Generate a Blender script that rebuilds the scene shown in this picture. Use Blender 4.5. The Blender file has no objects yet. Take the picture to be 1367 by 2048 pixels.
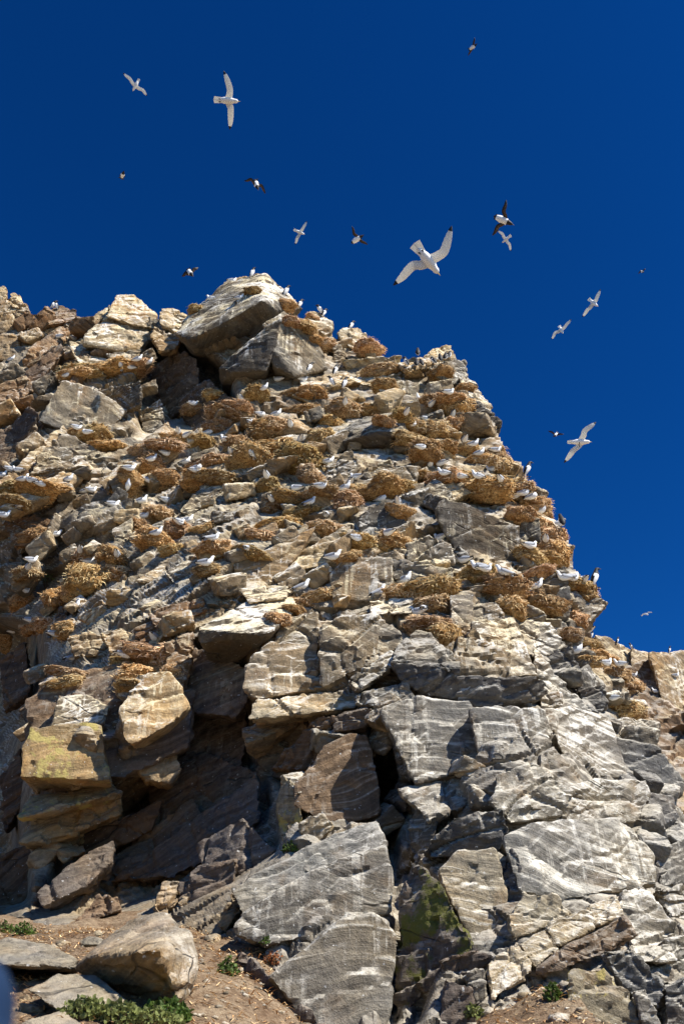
import bpy, bmesh, math, random
import numpy as np
from mathutils import Vector, Matrix, noise as mnoise
random.seed(7)
rng = np.random.default_rng(7)
scn = bpy.context.scene
COL = scn.collection
R = math.radians

# ------------------------------------------------------------------ camera
PITCH = R(35); FPX = 1992.0; CX, CY = 683.5, 1024.0
CAM = np.array([0.0, 0.0, 1.6])
cd = bpy.data.cameras.new('camera'); cam = bpy.data.objects.new('camera', cd); COL.objects.link(cam)
cam.location = CAM; cam.rotation_euler = (R(90) + PITCH, 0, 0)
cd.sensor_fit = 'VERTICAL'; cd.sensor_height = 36; cd.sensor_width = 24; cd.lens = FPX / 2048 * 36
cd.clip_start = .05; cd.clip_end = 3000
cd.dof.use_dof = True; cd.dof.focus_distance = 14; cd.dof.aperture_fstop = 5.6
scn.camera = cam
# ------------------------------------------------------------------ sky, sun, exposure
SUN_AZ = R(56); SUN_EL = R(49)                       # to the right of and behind the viewer
SUN = Vector((math.cos(SUN_EL) * math.sin(SUN_AZ), -math.cos(SUN_EL) * math.cos(SUN_AZ), math.sin(SUN_EL)))
w = bpy.data.worlds.new('World'); scn.world = w; w.use_nodes = True
wt = w.node_tree; wt.nodes.clear()
sky = wt.nodes.new('ShaderNodeTexSky'); sky.sky_type = 'NISHITA'; sky.sun_disc = False
sky.sun_elevation = SUN_EL; sky.sun_rotation = math.pi - SUN_AZ
sky.altitude = 1500; sky.air_density = 1.0; sky.dust_density = 0.0; sky.ozone_density = 6.0
hs = wt.nodes.new('ShaderNodeHueSaturation'); hs.inputs['Hue'].default_value = .494; hs.inputs['Saturation'].default_value = 1.25; hs.inputs['Value'].default_value = .45
gm_ = wt.nodes.new('ShaderNodeGamma'); gm_.inputs['Gamma'].default_value = 1.5
bg = wt.nodes.new('ShaderNodeBackground'); bg.inputs['Strength'].default_value = .12
wo = wt.nodes.new('ShaderNodeOutputWorld')
wt.links.new(sky.outputs[0], hs.inputs['Color']); wt.links.new(hs.outputs[0], gm_.inputs[0]); wt.links.new(gm_.outputs[0], bg.inputs[0]); wt.links.new(bg.outputs[0], wo.inputs[0])
sl = bpy.data.lights.new('sun', 'SUN'); sl.energy = 5.0; sl.angle = R(.5); sl.color = (1, .95, .86)
so = bpy.data.objects.new('sun', sl); COL.objects.link(so); so.location = (20, -20, 40)
so.rotation_euler = SUN.to_track_quat('Z', 'Y').to_euler()
scn.view_settings.view_transform = 'Standard'; scn.view_settings.look = 'None'
scn.view_settings.exposure = .85; scn.view_settings.gamma = 1

# ------------------------------------------------------------------ helpers
c_, s_ = math.cos(PITCH), math.sin(PITCH)
RIGHT = np.array([1., 0, 0]); FWD = np.array([0, c_, s_]); UP = np.array([0, -s_, c_])
def ray(px, py):
    px = np.asarray(px, float); py = np.asarray(py, float)
    v = ((px - CX) / FPX)[..., None] * RIGHT + ((CY - py) / FPX)[..., None] * UP + FWD
    return v / np.linalg.norm(v, axis=-1, keepdims=True)
def at(px, py, r): return CAM + ray(px, py) * np.asarray(r, float)[..., None]
def project(P):
    d = np.asarray(P) - CAM; z = d @ FWD
    return CX + FPX * (d @ RIGHT) / z, CY - FPX * (d @ UP) / z

def hsh(i, j, k, s):
    h = i.astype(np.uint32) * np.uint32(374761393) + j.astype(np.uint32) * np.uint32(668265263) + k.astype(np.uint32) * np.uint32(2246822519) + np.uint32((s * 3266489917) & 0xFFFFFFFF)
    h = (h ^ (h >> np.uint32(15))) * np.uint32(2246822519)
    h = (h ^ (h >> np.uint32(13))) * np.uint32(3266489917)
    return ((h ^ (h >> np.uint32(16))) >> np.uint32(8)).astype(np.float32) / np.float32(16777215)
def vnoise(P, s=0):
    f = np.floor(P); t = P - f; t = t * t * (3 - 2 * t); f = f.astype(np.int64); out = 0
    for a in (0, 1):
        for b in (0, 1):
            for c in (0, 1):
                wgt = (t[:, 0] if a else 1 - t[:, 0]) * (t[:, 1] if b else 1 - t[:, 1]) * (t[:, 2] if c else 1 - t[:, 2])
                out = out + wgt * hsh(f[:, 0] + a, f[:, 1] + b, f[:, 2] + c, s)
    return out - .5
def fbm(P, o=4, s=0):
    v = 0; a = 1
    for i in range(o): v = v + a * vnoise(P * 2 ** i, s + i * 17); a *= .5
    return v
def facets(Q, s, soft=.07):
    """cellular facets: every cell of jittered space has its own offset and its own tilt"""
    Q = Q.astype(np.float32); f = np.floor(Q - .5).astype(np.int64); n = len(Q); b1 = np.full(n, 1e9, np.float32); b2 = b1.copy(); v1 = np.zeros(n, np.float32); v2 = v1.copy()
    for a in (0, 1):
        for b in (0, 1):
            for c in (0, 1):
                g = f + (a, b, c); H = [hsh(g[:, 0], g[:, 1], g[:, 2], s + q) - np.float32(.5) for q in range(1, 8)]
                d = Q - (g + .5 + np.stack(H[:3], 1) * .75).astype(np.float32); dd = np.sqrt((d * d).sum(1))
                v = H[3] + (H[4] * d[:, 0] + H[5] * d[:, 1] + H[6] * d[:, 2]) * 1.5
                m = dd < b1; m2 = ~m & (dd < b2)
                b2 = np.where(m, b1, np.where(m2, dd, b2)); v2 = np.where(m, v1, np.where(m2, v, v2)); b1 = np.where(m, dd, b1); v1 = np.where(m, v, v1)
    if soft is None: return 1 - np.clip((b2 - b1) / .075, 0, 1)          # distance to the joint only
    w = np.clip((b2 - b1) / soft, 0, 1); w = .5 + .5 * w * w * (3 - 2 * w)
    return v1 * w + v2 * (1 - w)
# bedding frame: beds rise to the right in the view
BD = R(24); BT = np.array([math.cos(BD), .15, math.sin(BD)]); BT /= np.linalg.norm(BT)
BN = np.array([-math.sin(BD), -.25, math.cos(BD)]); BN -= BT * (BN @ BT); BN /= np.linalg.norm(BN)
BB = np.cross(BN, BT); BF = np.stack([BT, BB, BN], 1)
def relief(P, L, seed, amp=1.0):
    """rock relief in metres for points P at block size L"""
    Q = P @ BF
    Wp = np.stack([vnoise(P * .8, seed + 50 + q) for q in range(3)], 1) * .4
    h = facets((Q + Wp * L) / (np.array([1.0, .7, .48]) * L), seed) * .20 * L
    h += facets((Q + Wp * L * .5) / (np.array([1.0, .7, .4]) * L * .38), seed + 31, .14) * .05 * L
    h += fbm(P / L * 2.2, 4, seed + 5) * .03 * L
    bed = vnoise(np.stack([Q[:, 0] * 1.1, Q[:, 1] * 1.1, Q[:, 2] * 16], 1), seed + 9) + .6 * vnoise(np.stack([Q[:, 0] * 2, Q[:, 1] * 2, Q[:, 2] * 37], 1), seed + 19)
    h += bed * .014
    # joints run on through body and blocks alike
    Wj = Q + np.stack([vnoise(P * 1.6, 900 + q) for q in range(3)], 1) * .35
    h -= facets(Wj / (.95, .8, .62), 501, None) * (.035 + .055 * np.clip(vnoise(P * .5, 77) * 4 + .5, 0, 1))
    h -= facets(Wj / (.42, .35, .25), 551, None) * .03 * np.clip(vnoise(P * .8, 78) * 5 + .3, 0, 1)
    return h * amp

def link(o, parent=None):
    COL.objects.link(o)
    if parent is not None: o.parent = parent
    return o
def tag(o, label=None, cat=None, group=None, kind=None):
    if label: o['label'] = label
    if cat: o['category'] = cat
    if group: o['group'] = group
    if kind: o['kind'] = kind
    return o
def mesh_np(name, V, Fq):
    me = bpy.data.meshes.new(name); me.from_pydata([tuple(v) for v in V], [], [tuple(f) for f in Fq]); me.update(); return me
def mesh_quads(name, V, Q):
    V = np.ascontiguousarray(V, np.float32); Q = np.ascontiguousarray(Q, np.int32); n = Q.shape[1]
    me = bpy.data.meshes.new(name); me.vertices.add(len(V)); me.vertices.foreach_set('co', V.ravel())
    me.loops.add(Q.size); me.loops.foreach_set('vertex_index', Q.ravel())
    me.polygons.add(len(Q)); me.polygons.foreach_set('loop_start', np.arange(0, Q.size, n, dtype=np.int32))
    me.update(calc_edges=True); me.validate(); return me
def shade(me, ang=32):
    me.polygons.foreach_set('use_smooth', np.ones(len(me.polygons), bool))
    if ang: me.set_sharp_from_angle(angle=R(ang))

# ------------------------------------------------------------------ materials
class NT:
    def __init__(s, name):
        s.m = bpy.data.materials.new(name); s.m.use_nodes = True; s.t = s.m.node_tree; s.t.nodes.clear()
        s.out = s.n('ShaderNodeOutputMaterial'); s.b = s.n('ShaderNodeBsdfPrincipled'); s.l(s.b.outputs[0], s.out.inputs[0])
    def n(s, t, **k):
        x = s.t.nodes.new(t)
        for a, b in k.items(): setattr(x, a, b)
        return x
    def l(s, a, b): s.t.links.new(a, b)
    def v(s, sock, val):
        if isinstance(val, bpy.types.NodeSocket): s.l(val, sock)
        else: sock.default_value = val
    def math(s, op, a, b=None, clamp=False):
        x = s.n('ShaderNodeMath', operation=op, use_clamp=clamp); s.v(x.inputs[0], a)
        if b is not None: s.v(x.inputs[1], b)
        return x.outputs[0]
    def mix(s, f, a, b, mode='MIX'):
        x = s.n('ShaderNodeMix', data_type='RGBA', blend_type=mode); s.v(x.inputs[0], f)
        s.v(x.inputs[6], a if isinstance(a, bpy.types.NodeSocket) else (*a, 1)); s.v(x.inputs[7], b if isinstance(b, bpy.types.NodeSocket) else (*b, 1))
        return x.outputs[2]
    def noise(s, vec, scale, detail=4, rough=.55, dist=0):
        x = s.n('ShaderNodeTexNoise'); s.l(vec, x.inputs['Vector']); x.inputs['Scale'].default_value = scale
        x.inputs['Detail'].default_value = detail; x.inputs['Roughness'].default_value = rough; x.inputs['Distortion'].default_value = dist
        return x.outputs['Fac']
    def ramp(s, f, lo, hi):
        x = s.n('ShaderNodeMapRange', interpolation_type='SMOOTHSTEP'); s.v(x.inputs[0], f); x.inputs[1].default_value = lo; x.inputs[2].default_value = hi
        return x.outputs[0]
    def mapping(s, vec, scale, rot=(0, 0, 0)):
        x = s.n('ShaderNodeMapping'); s.l(vec, x.inputs[0]); x.inputs['Rotation'].default_value = rot; x.inputs['Scale'].default_value = scale
        return x.outputs[0]

def rock_material(name, lichen=0.0, moss=0.0):
    k = NT(name); g = k.n('ShaderNodeNewGeometry'); pos = g.outputs['Position']; oi = k.n('ShaderNodeObjectInfo')
    col = oi.outputs['Color']; amt = oi.outputs['Alpha']
    sep = k.n('ShaderNodeSeparateXYZ'); k.l(g.outputs['True Normal'], sep.inputs[0]); nz = sep.outputs[2]
    # bedding coordinates
    warp = k.n('ShaderNodeTexNoise'); k.l(pos, warp.inputs['Vector']); warp.inputs['Scale'].default_value = .35; warp.inputs['Detail'].default_value = 2
    vm = k.n('ShaderNodeVectorMath', operation='MULTIPLY_ADD'); k.l(warp.outputs['Color'], vm.inputs[0]); vm.inputs[1].default_value = (1.6, 1.6, 1.6); k.l(pos, vm.inputs[2])
    rv = k.n('ShaderNodeVectorRotate', rotation_type='Y_AXIS'); k.l(vm.outputs[0], rv.inputs[0])
    # the beds flatten out from left to right across the face
    px = k.n('ShaderNodeSeparateXYZ'); k.l(pos, px.inputs[0])
    k.l(k.math('ADD', k.math('ADD', k.math('MULTIPLY', px.outputs[0], -.10), .27), k.math('MULTIPLY', oi.outputs['Random'], .14)), rv.inputs['Angle'])
    bed = rv.outputs[0]
    b1 = k.noise(k.mapping(bed, (.6, .6, 11)), 1, 5, .6, .35)
    b2 = k.noise(k.mapping(bed, (1.3, 1.3, 38)), 1, 3, .6, .3)
    big = k.noise(pos, .55, 4, .6); mid = k.noise(pos, 2.3, 5, .62); fine = k.noise(pos, 16, 6, .72); grit = k.noise(pos, 75, 3, .7)
    # base stone
    wn_ = k.math('MULTIPLY', k.math('SUBTRACT', big, .5), 3.0)
    warm = k.math('MAXIMUM', k.ramp(k.math('ADD', px.outputs[2], wn_), 6.2, 9.2), k.ramp(k.math('SUBTRACT', wn_, px.outputs[0]), .7, 2.4))   # browner stone high up and on the left
    col = k.mix(k.math('MULTIPLY', warm, k.math('ADD', .25, k.math('MULTIPLY', k.ramp(k.noise(pos, .9, 3), .4, .6), .6))), col, k.mix(1, col, (1.2, .98, .70), 'MULTIPLY'))
    c = k.mix(k.ramp(big, .35, .68), col, k.mix(1, col, (1.18, 1.02, .78), 'MULTIPLY'))
    c = k.mix(k.ramp(b1, .40, .62), k.mix(1, c, (.66, .66, .67), 'MULTIPLY'), k.mix(1, c, (1.2, 1.19, 1.15), 'MULTIPLY'))
    c = k.mix(k.math('MULTIPLY', k.ramp(b2, .5, .66), .3), c, k.mix(1, c, (.5, .48, .46), 'MULTIPLY'))
    c = k.mix(k.math('MULTIPLY', k.ramp(mid, .52, .7), .5), c, k.mix(1, c, (1.05, .78, .52), 'MULTIPLY'))       # rusty stain
    c = k.mix(k.ramp(fine, .38, .64), k.mix(1, c, (.72, .71, .70), 'MULTIPLY'), c)
    # guano: on what faces the sky, washed down in streaks, and along beds
    streak = k.noise(k.mapping(pos, (11, 11, .6)), 1, 4, .65, .2)
    bl = k.noise(pos, 1.1, 5, .62, .3)
    top = k.ramp(k.math('ADD', nz, k.math('MULTIPLY', k.math('SUBTRACT', bl, .5), 1.6)), .12, .7)
    str_m = k.math('MULTIPLY', k.ramp(streak, .52, .60), k.ramp(bl, .42, .6))
    bedm = k.math('MULTIPLY', k.ramp(b1, .52, .64), k.ramp(k.noise(pos, .8, 3), .45, .6))
    up_ = k.ramp(nz, -.4, .0)
    gm = k.math('ADD', k.math('MULTIPLY', top, k.math('ADD', .5, k.math('MULTIPLY', warm, .5))), k.math('MULTIPLY', up_, k.math('ADD', k.math('MULTIPLY', str_m, k.math('ADD', .5, k.math('MULTIPLY', warm, .4))), k.math('MULTIPLY', bedm, k.math('SUBTRACT', 1.0, k.math('MULTIPLY', warm, .5))))), True)
    gm = k.math('MULTIPLY', gm, amt)
    gm = k.math('MULTIPLY', gm, k.math('SUBTRACT', 1, k.math('MULTIPLY', .8, k.math('MULTIPLY', k.ramp(px.outputs[0], -.4, -1.5), k.ramp(px.outputs[2], 7.5, 5.5)))))   # less guano on the lower left
    gm = k.math('MULTIPLY', gm, k.ramp(fine, .3, .5), True)
    gc = k.mix(k.math('MULTIPLY', k.ramp(k.noise(pos, 1.9, 3), .40, .60), k.math('ADD', .25, k.math('MULTIPLY', warm, .75))), (.78, .74, .65), (.72, .61, .39))
    c = k.mix(gm, c, gc)
    spat = k.ramp(k.noise(pos, 22, 2, .5), .70, .74)
    c = k.mix(k.math('MULTIPLY', spat, .6), c, (.7, .69, .65))
    if lichen:
        lm = k.math('MULTIPLY', k.ramp(k.noise(pos, 2.0, 6, .7, .4), lichen, lichen + .05), k.ramp(fine, .30, .44))
        c = k.mix(lm, c, (.36, .29, .10))
    if moss:
        lm = k.math('MULTIPLY', k.ramp(k.noise(pos, 2.1, 6, .7), .5, .58), k.ramp(fine, .30, .5))
        c = k.mix(lm, c, (.10, .10, .02))
    # hairline joints
    vo = k.n('ShaderNodeTexVoronoi', feature='DISTANCE_TO_EDGE'); wv = k.n('ShaderNodeVectorMath', operation='MULTIPLY_ADD')
    k.l(k.mapping(bed, (.9, .9, 2.1)), wv.inputs[0]); wv.inputs[1].default_value = (1, 1, 1)
    wn = k.n('ShaderNodeTexNoise'); k.l(pos, wn.inputs['Vector']); wn.inputs['Scale'].default_value = 2.5; wsc = k.n('ShaderNodeVectorMath', operation='SCALE'); k.l(wn.outputs['Color'], wsc.inputs[0]); wsc.inputs['Scale'].default_value = .22; k.l(wsc.outputs[0], wv.inputs[2])
    k.l(wv.outputs[0], vo.inputs['Vector']); vo.inputs['Scale'].default_value = .8
    crack = k.math('MULTIPLY', k.math('SUBTRACT', 1, k.ramp(vo.outputs['Distance'], .0, .012)), k.ramp(bl, .54, .60))
    c = k.mix(k.math('MULTIPLY', crack, .55), c, (.03, .027, .024))
    k.l(c, k.b.inputs['Base Color']); k.b.inputs['Roughness'].default_value = .88; k.b.inputs['Specular IOR Level'].default_value = .25
    hgt = k.math('ADD', k.math('MULTIPLY', b1, .6), k.math('ADD', k.math('MULTIPLY', b2, .3), k.math('ADD', k.math('MULTIPLY', fine, .8), k.math('ADD', k.math('MULTIPLY', mid, 1.0), k.math('MULTIPLY', grit, .2)))))
    hgt = k.math('SUBTRACT', hgt, k.math('MULTIPLY', crack, .8))
    bp = k.n('ShaderNodeBump'); bp.inputs['Strength'].default_value = .85; bp.inputs['Distance'].default_value = .045
    k.l(hgt, bp.inputs['Height']); k.l(bp.outputs[0], k.b.inputs['Normal'])
    return k.m
M_ROCK = rock_material('layered_rock'); M_LICH = rock_material('lichen_rock', lichen=.555); M_MOSS = rock_material('mossy_rock', moss=1)

def straw_material():
    k = NT('straw'); g = k.n('ShaderNodeNewGeometry'); pos = g.outputs['Position']; oi = k.n('ShaderNodeObjectInfo')
    sep = k.n('ShaderNodeSeparateXYZ'); k.l(g.outputs['Normal'], sep.inputs[0])
    a = k.noise(pos, 6, 5, .65); b = k.noise(k.mapping(pos, (30, 30, 60)), 1, 4, .7, 1.0)
    c = k.mix(k.ramp(a, .35, .66), (.50, .29, .125), (.80, .57, .30))
    c = k.mix(k.ramp(b, .40, .62), k.mix(1, c, (.55, .52, .48), 'MULTIPLY'), k.mix(1, c, (1.25, 1.2, 1.1), 'MULTIPLY'))
    pk = k.noise(k.mapping(pos, (1, 1, 2.2)), 13, 4, .7, .6); c = k.mix(k.ramp(pk, .36, .52), k.mix(1, c, (.46, .39, .33), 'MULTIPLY'), c)
    c = k.mix(1, c, oi.outputs['Color'], 'MULTIPLY')
    tp = k.math('MULTIPLY', k.ramp(k.math('ADD', sep.outputs[2], k.math('MULTIPLY', k.math('SUBTRACT', a, .5), 1.5)), .55, .95), k.ramp(b, .36, .55))
    c = k.mix(k.math('MULTIPLY', tp, .85), c, (.62, .56, .45))
    k.l(c, k.b.inputs['Base Color']); k.b.inputs['Roughness'].default_value = .95; k.b.inputs['Specular IOR Level'].default_value = .1
    bp = k.n('ShaderNodeBump'); bp.inputs['Strength'].default_value = .9; bp.inputs['Distance'].default_value = .08; k.l(k.math('ADD', b, k.math('MULTIPLY', pk, 1.2)), bp.inputs['Height']); k.l(bp.outputs[0], k.b.inputs['Normal'])
    return k.m
M_STRAW = straw_material()
def blade_material():
    k = NT('straw_blades'); oi = k.n('ShaderNodeObjectInfo'); g = k.n('ShaderNodeNewGeometry'); r = g.outputs['Random Per Island']
    c = k.mix(r, (.34, .185, .08), (.82, .64, .38)); c = k.mix(1, c, oi.outputs['Color'], 'MULTIPLY')
    k.l(c, k.b.inputs['Base Color']); k.b.inputs['Roughness'].default_value = .9; k.b.inputs['Specular IOR Level'].default_value = .1
    return k.m
M_BLADE = blade_material()
def plain(name, c, rough=.6, var=0.0, trans=0.0, scale=30):
    k = NT(name); g = k.n('ShaderNodeTexCoord')
    if var:
        f = k.noise(g.outputs['Object'], scale, 4)
        k.l(k.mix(k.ramp(f, .3, .7), tuple(x * (1 - var) for x in c), tuple(min(1, x * (1 + var)) for x in c)), k.b.inputs['Base Color'])
    else: k.b.inputs['Base Color'].default_value = (*c, 1)
    k.b.inputs['Roughness'].default_value = rough; k.b.inputs['Specular IOR Level'].default_value = .25
    if trans:
        tr = k.n('ShaderNodeBsdfTranslucent'); tr.inputs[0].default_value = (*c, 1); mx = k.n('ShaderNodeMixShader'); mx.inputs[0].default_value = trans
        k.l(k.b.outputs[0], mx.inputs[1]); k.l(tr.outputs[0], mx.inputs[2]); k.l(mx.outputs[0], k.out.inputs[0])
    return k.m
M_WHITE = plain('white_feathers', (.82, .81, .78), .7, .05); M_WING = plain('white_flight_feathers', (.80, .79, .75), .7, .06, .42, 18)
M_GREY = plain('grey_feathers', (.36, .37, .39), .7, .10); M_BLACK = plain('black_feathers', (.018, .016, .016), .6, .2)
M_BROWN = plain('brown_feathers', (.13, .085, .055), .7, .25, .35); M_BEAK = plain('yellow_beak', (.55, .42, .08), .5); M_LEG = plain('black_skin', (.02, .018, .018), .6)
M_LEAF = plain('leaves', (.075, .12, .022), .55, .45, .25, 9); M_LEAF2 = plain('pale_leaves', (.17, .19, .06), .6, .35, .25, 9); M_STEM = plain('stems', (.09, .06, .03), .8)
M_RED = plain('reddish_leaves', (.25, .09, .03), .7, .4, .2, 9)
def soil_material():
    k = NT('dry_soil'); g = k.n('ShaderNodeNewGeometry'); pos = g.outputs['Position']
    a = k.noise(pos, 1.3, 5, .65); b = k.noise(pos, 14, 6, .75); d = k.noise(pos, 60, 4, .7)
    c = k.mix(k.ramp(a, .36, .64), (.25, .165, .10), (.40, .30, .195))
    c = k.mix(k.ramp(b, .36, .62), k.mix(1, c, (.5, .45, .42), 'MULTIPLY'), c); c = k.mix(k.ramp(d, .58, .68), c, (.46, .38, .26))
    k.l(c, k.b.inputs['Base Color']); k.b.inputs['Roughness'].default_value = .95; k.b.inputs['Specular IOR Level'].default_value = .1
    bp = k.n('ShaderNodeBump'); bp.inputs['Strength'].default_value = 1; bp.inputs['Distance'].default_value = .05
    k.l(k.math('ADD', b, k.math('MULTIPLY', d, .5)), bp.inputs['Height']); k.l(bp.outputs[0], k.b.inputs['Normal'])
    return k.m
M_SOIL = soil_material()

TINT = {  # stone colour and guano cover; s and k also darken stones for gully shade
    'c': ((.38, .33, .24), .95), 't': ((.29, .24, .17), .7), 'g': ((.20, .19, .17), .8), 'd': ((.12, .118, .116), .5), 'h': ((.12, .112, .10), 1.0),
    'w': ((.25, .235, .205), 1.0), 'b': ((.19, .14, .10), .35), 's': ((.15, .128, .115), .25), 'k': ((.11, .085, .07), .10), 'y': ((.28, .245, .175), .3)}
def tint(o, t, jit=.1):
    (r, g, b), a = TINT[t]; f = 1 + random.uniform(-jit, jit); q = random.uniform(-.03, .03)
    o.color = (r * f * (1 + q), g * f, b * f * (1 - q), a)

# ------------------------------------------------------------------ the body of the cliff
CP = np.array([(600,2048,8.6),(600,2300,7.6),(200,2100,10.5),(100,1900,11.8),(0,1700,15),(250,1620,14.3),(130,1500,13.2),(300,1420,13.3),(50,1250,19),(-20,1400,19.5),
 (-250,1500,21),(440,1480,14.4),(550,1850,9.8),(620,1700,11),(690,1550,12.2),(560,1330,13.4),(700,1280,13.6),(600,1170,15),(450,1100,16),(250,1150,17.2),
 (100,1050,20),(-250,1000,25),(760,1600,12.5),(870,1480,12),(900,1750,10.4),(1000,1900,9.4),(1100,1650,10.9),(1100,1450,12.4),(1250,1750,10.6),(1250,1550,12.6),
 (1367,1650,12.8),(1300,1950,9.2),(1600,1900,11),(1600,1650,14.5),(1000,1200,14.9),(850,1000,17.6),(1000,1000,18.2),(1120,1150,16.6),(1200,1300,16),(1240,1420,14.6),
 (1150,1000,19.8),(700,850,21),(850,780,23),(950,780,23.6),(600,780,23),(500,900,20.5),(350,1000,19.5),(300,880,22),(200,800,24),(100,880,22.6),(50,960,21.3),
 (250,640,28),(100,700,28),(450,620,26.6),(530,560,28),(580,700,24.6),(700,680,26.5),(850,700,25),(0,620,31),(-250,650,31),(200,2300,9.4),(1200,2300,7.6),(1600,2300,8.4)], float)
def tps_fit(C):
    X = C[:, :2] / 1000; n = len(X); D = np.linalg.norm(X[:, None] - X[None], axis=-1); K = np.where(D > 0, D * D * np.log(D + 1e-12), 0) + np.eye(n) * 2e-4
    Pm = np.c_[np.ones(n), X]; A = np.block([[K, Pm], [Pm.T, np.zeros((3, 3))]]); return X, np.linalg.solve(A, np.r_[C[:, 2], 0, 0, 0])
TX, TW = tps_fit(CP)
def rsmooth(px, py):
    Q = np.stack([np.ravel(px), np.ravel(py)], 1) / 1000.0; D = np.linalg.norm(Q[:, None] - TX[None], axis=-1)
    K = np.where(D > 0, D * D * np.log(D + 1e-12), 0); return K @ TW[:-3] + np.c_[np.ones(len(Q)), Q] @ TW[-3:]
def rb(px, py): return float(rsmooth([px], [py])[0])
def inpoly(px, py, poly):
    px = np.asarray(px, float); py = np.asarray(py, float); res = np.zeros(px.shape, bool); n = len(poly)
    for i in range(n):
        x1, y1 = poly[i][:2]; x2, y2 = poly[(i + 1) % n][:2]
        if y1 == y2: continue
        m = ((y1 > py) != (y2 > py)) & (px < (x2 - x1) * (py - y1) / (y2 - y1) + x1); res ^= m
    return res
def pip(x, y, poly):
    c = False; n = len(poly)
    for i in range(n):
        x1, y1 = poly[i]; x2, y2 = poly[i - 1]
        if (y1 > y) != (y2 > y) and x < (x2 - x1) * (y - y1) / (y2 - y1) + x1: c = not c
    return c
# deep recesses and gullies in the body (outline seen from the beach, extra depth in metres)
PITS = [([(300,690),(360,690),(450,740),(470,830),(430,860),(330,860),(285,870),(270,800)],2.4), ([(0,760),(60,790),(30,900),(0,930),(-200,900),(-200,780)],1.5),
 ([(380,1290),(500,1290),(490,1500),(540,1600),(560,1700),(470,1760),(330,1800),(200,1840),(60,1830),(120,1720),(230,1650),(330,1560),(370,1480)],.7),
 ([(0,1250),(70,1260),(90,1380),(50,1480),(30,1640),(50,1800),(-250,1850),(-250,1250)],2.6), ([(740,1430),(800,1440),(825,1560),(790,1640),(790,1760),(800,1960),(780,2100),(770,2000),(790,1850),(765,1650)],1.5),
 ([(800,1700),(870,1760),(890,1900),(830,2060),(790,2060),(790,1800)],.6), ([(560,1120),(640,1110),(650,1170),(560,1170)],.4), ([(1230,1440),(1270,1450),(1300,1560),(1270,1570)],.4),
 ([(180,1390),(245,1390),(235,1580),(190,1560)],.35), ([(60,1080),(210,1060),(200,1160),(60,1200)],.7)]
SIL = [(-300,590),(0,580),(35,600),(55,628),(110,622),(150,645),(195,632),(220,610),(265,606),(308,636),(345,632),(375,646),(420,612),(452,584),(520,562),(556,598),(606,634),
 (645,650),(668,672),(708,668),(748,712),(800,726),(860,714),(896,708),(924,730),(938,768),(974,816),(992,852),(1012,900),(1038,922),(1053,952),(1078,982),(1093,1008),(1122,1048),
 (1142,1090),(1147,1114),(1157,1154),(1187,1172),(1195,1208),(1172,1234),(1180,1274),(1206,1308),(1240,1346),(1280,1404),(1304,1446),(1310,1486),(1345,1546),(1360,1606),(1450,1720),(1640,1830),(1640,2360),(-300,2360)]
def grid_surface(x0, x1, y0, y1, step, rfun, sil, disp, skirt=2.5, mat=M_ROCK, name='cliff'):
    xs = np.arange(x0, x1 + 1, step); ys = np.arange(y0, y1 + 1, step); PX, PY = np.meshgrid(xs, ys); sh = PX.shape
    Rr = rfun(PX, PY); P = at(PX.ravel(), PY.ravel(), Rr.ravel())
    G = P.reshape(*sh, 3); du = np.gradient(G, axis=1); dv = np.gradient(G, axis=0); N = np.cross(dv, du); N /= np.linalg.norm(N, axis=-1, keepdims=True)
    N = N.reshape(-1, 3); flip = (N * (CAM - P)).sum(1) < 0; N[flip] *= -1
    D = N * .5 - ray(PX.ravel(), PY.ravel()) * .5; D /= np.linalg.norm(D, axis=1, keepdims=True)
    fc = np.clip(np.abs((N * ray(PX.ravel(), PY.ravel())).sum(1)) / .4, 0, 1); P = P + D * (disp(P) * fc * fc)[:, None]
    idx = np.arange(P.shape[0]).reshape(sh); Q = np.stack([idx[:-1, :-1], idx[1:, :-1], idx[1:, 1:], idx[:-1, 1:]], -1).reshape(-1, 4)
    keep = inpoly(PX.ravel(), PY.ravel(), sil); Q = Q[keep[Q].all(1)]
    # rim: the open edge runs back into the hill
    E = np.concatenate([Q[:, [0, 1]], Q[:, [1, 2]], Q[:, [2, 3]], Q[:, [3, 0]]]); key = np.sort(E, 1); key = key[:, 0] * len(P) + key[:, 1]
    u, inv, cnt = np.unique(key, return_inverse=True, return_counts=True); E = E[cnt[inv] == 1]
    bv = np.unique(E); m = {v: i for i, v in enumerate(bv)}; back = P[bv] + ray(*project(P[bv])) * skirt + np.array([0, .4, -.25]) * skirt * .4
    Q2 = np.array([(a[1], a[0], len(P) + m[a[0]], len(P) + m[a[1]]) for a in E]); V = np.concatenate([P, back]); Q = np.concatenate([Q, Q2])
    used = np.unique(Q); rem = np.zeros(len(V), int); rem[used] = np.arange(len(used)); me = mesh_quads(name, V[used], rem[Q])
    shade(me, 30); me.materials.append(mat); return link(bpy.data.objects.new(name, me))
def r_main(PX, PY):
    Rr = rsmooth(PX, PY).reshape(PX.shape); pit = np.zeros(PX.shape)
    for poly, dep in PITS: pit = np.maximum(pit, inpoly(PX, PY, poly) * dep)
    for _ in range(3):
        p = np.pad(pit, 2, mode='edge'); pit = sum(p[i:i + pit.shape[0], j:j + pit.shape[1]] for i in range(5) for j in range(5)) / 25
    return Rr + pit
cliff = grid_surface(-300, 1640, 540, 2360, 4, r_main, SIL, lambda P: relief(P, 1.3, 11, 1.0) + relief(P, .45, 77, .55) - .05, name='cliff')
cliff.color = (.21, .195, .17, .5); tag(cliff, kind='structure')

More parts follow.
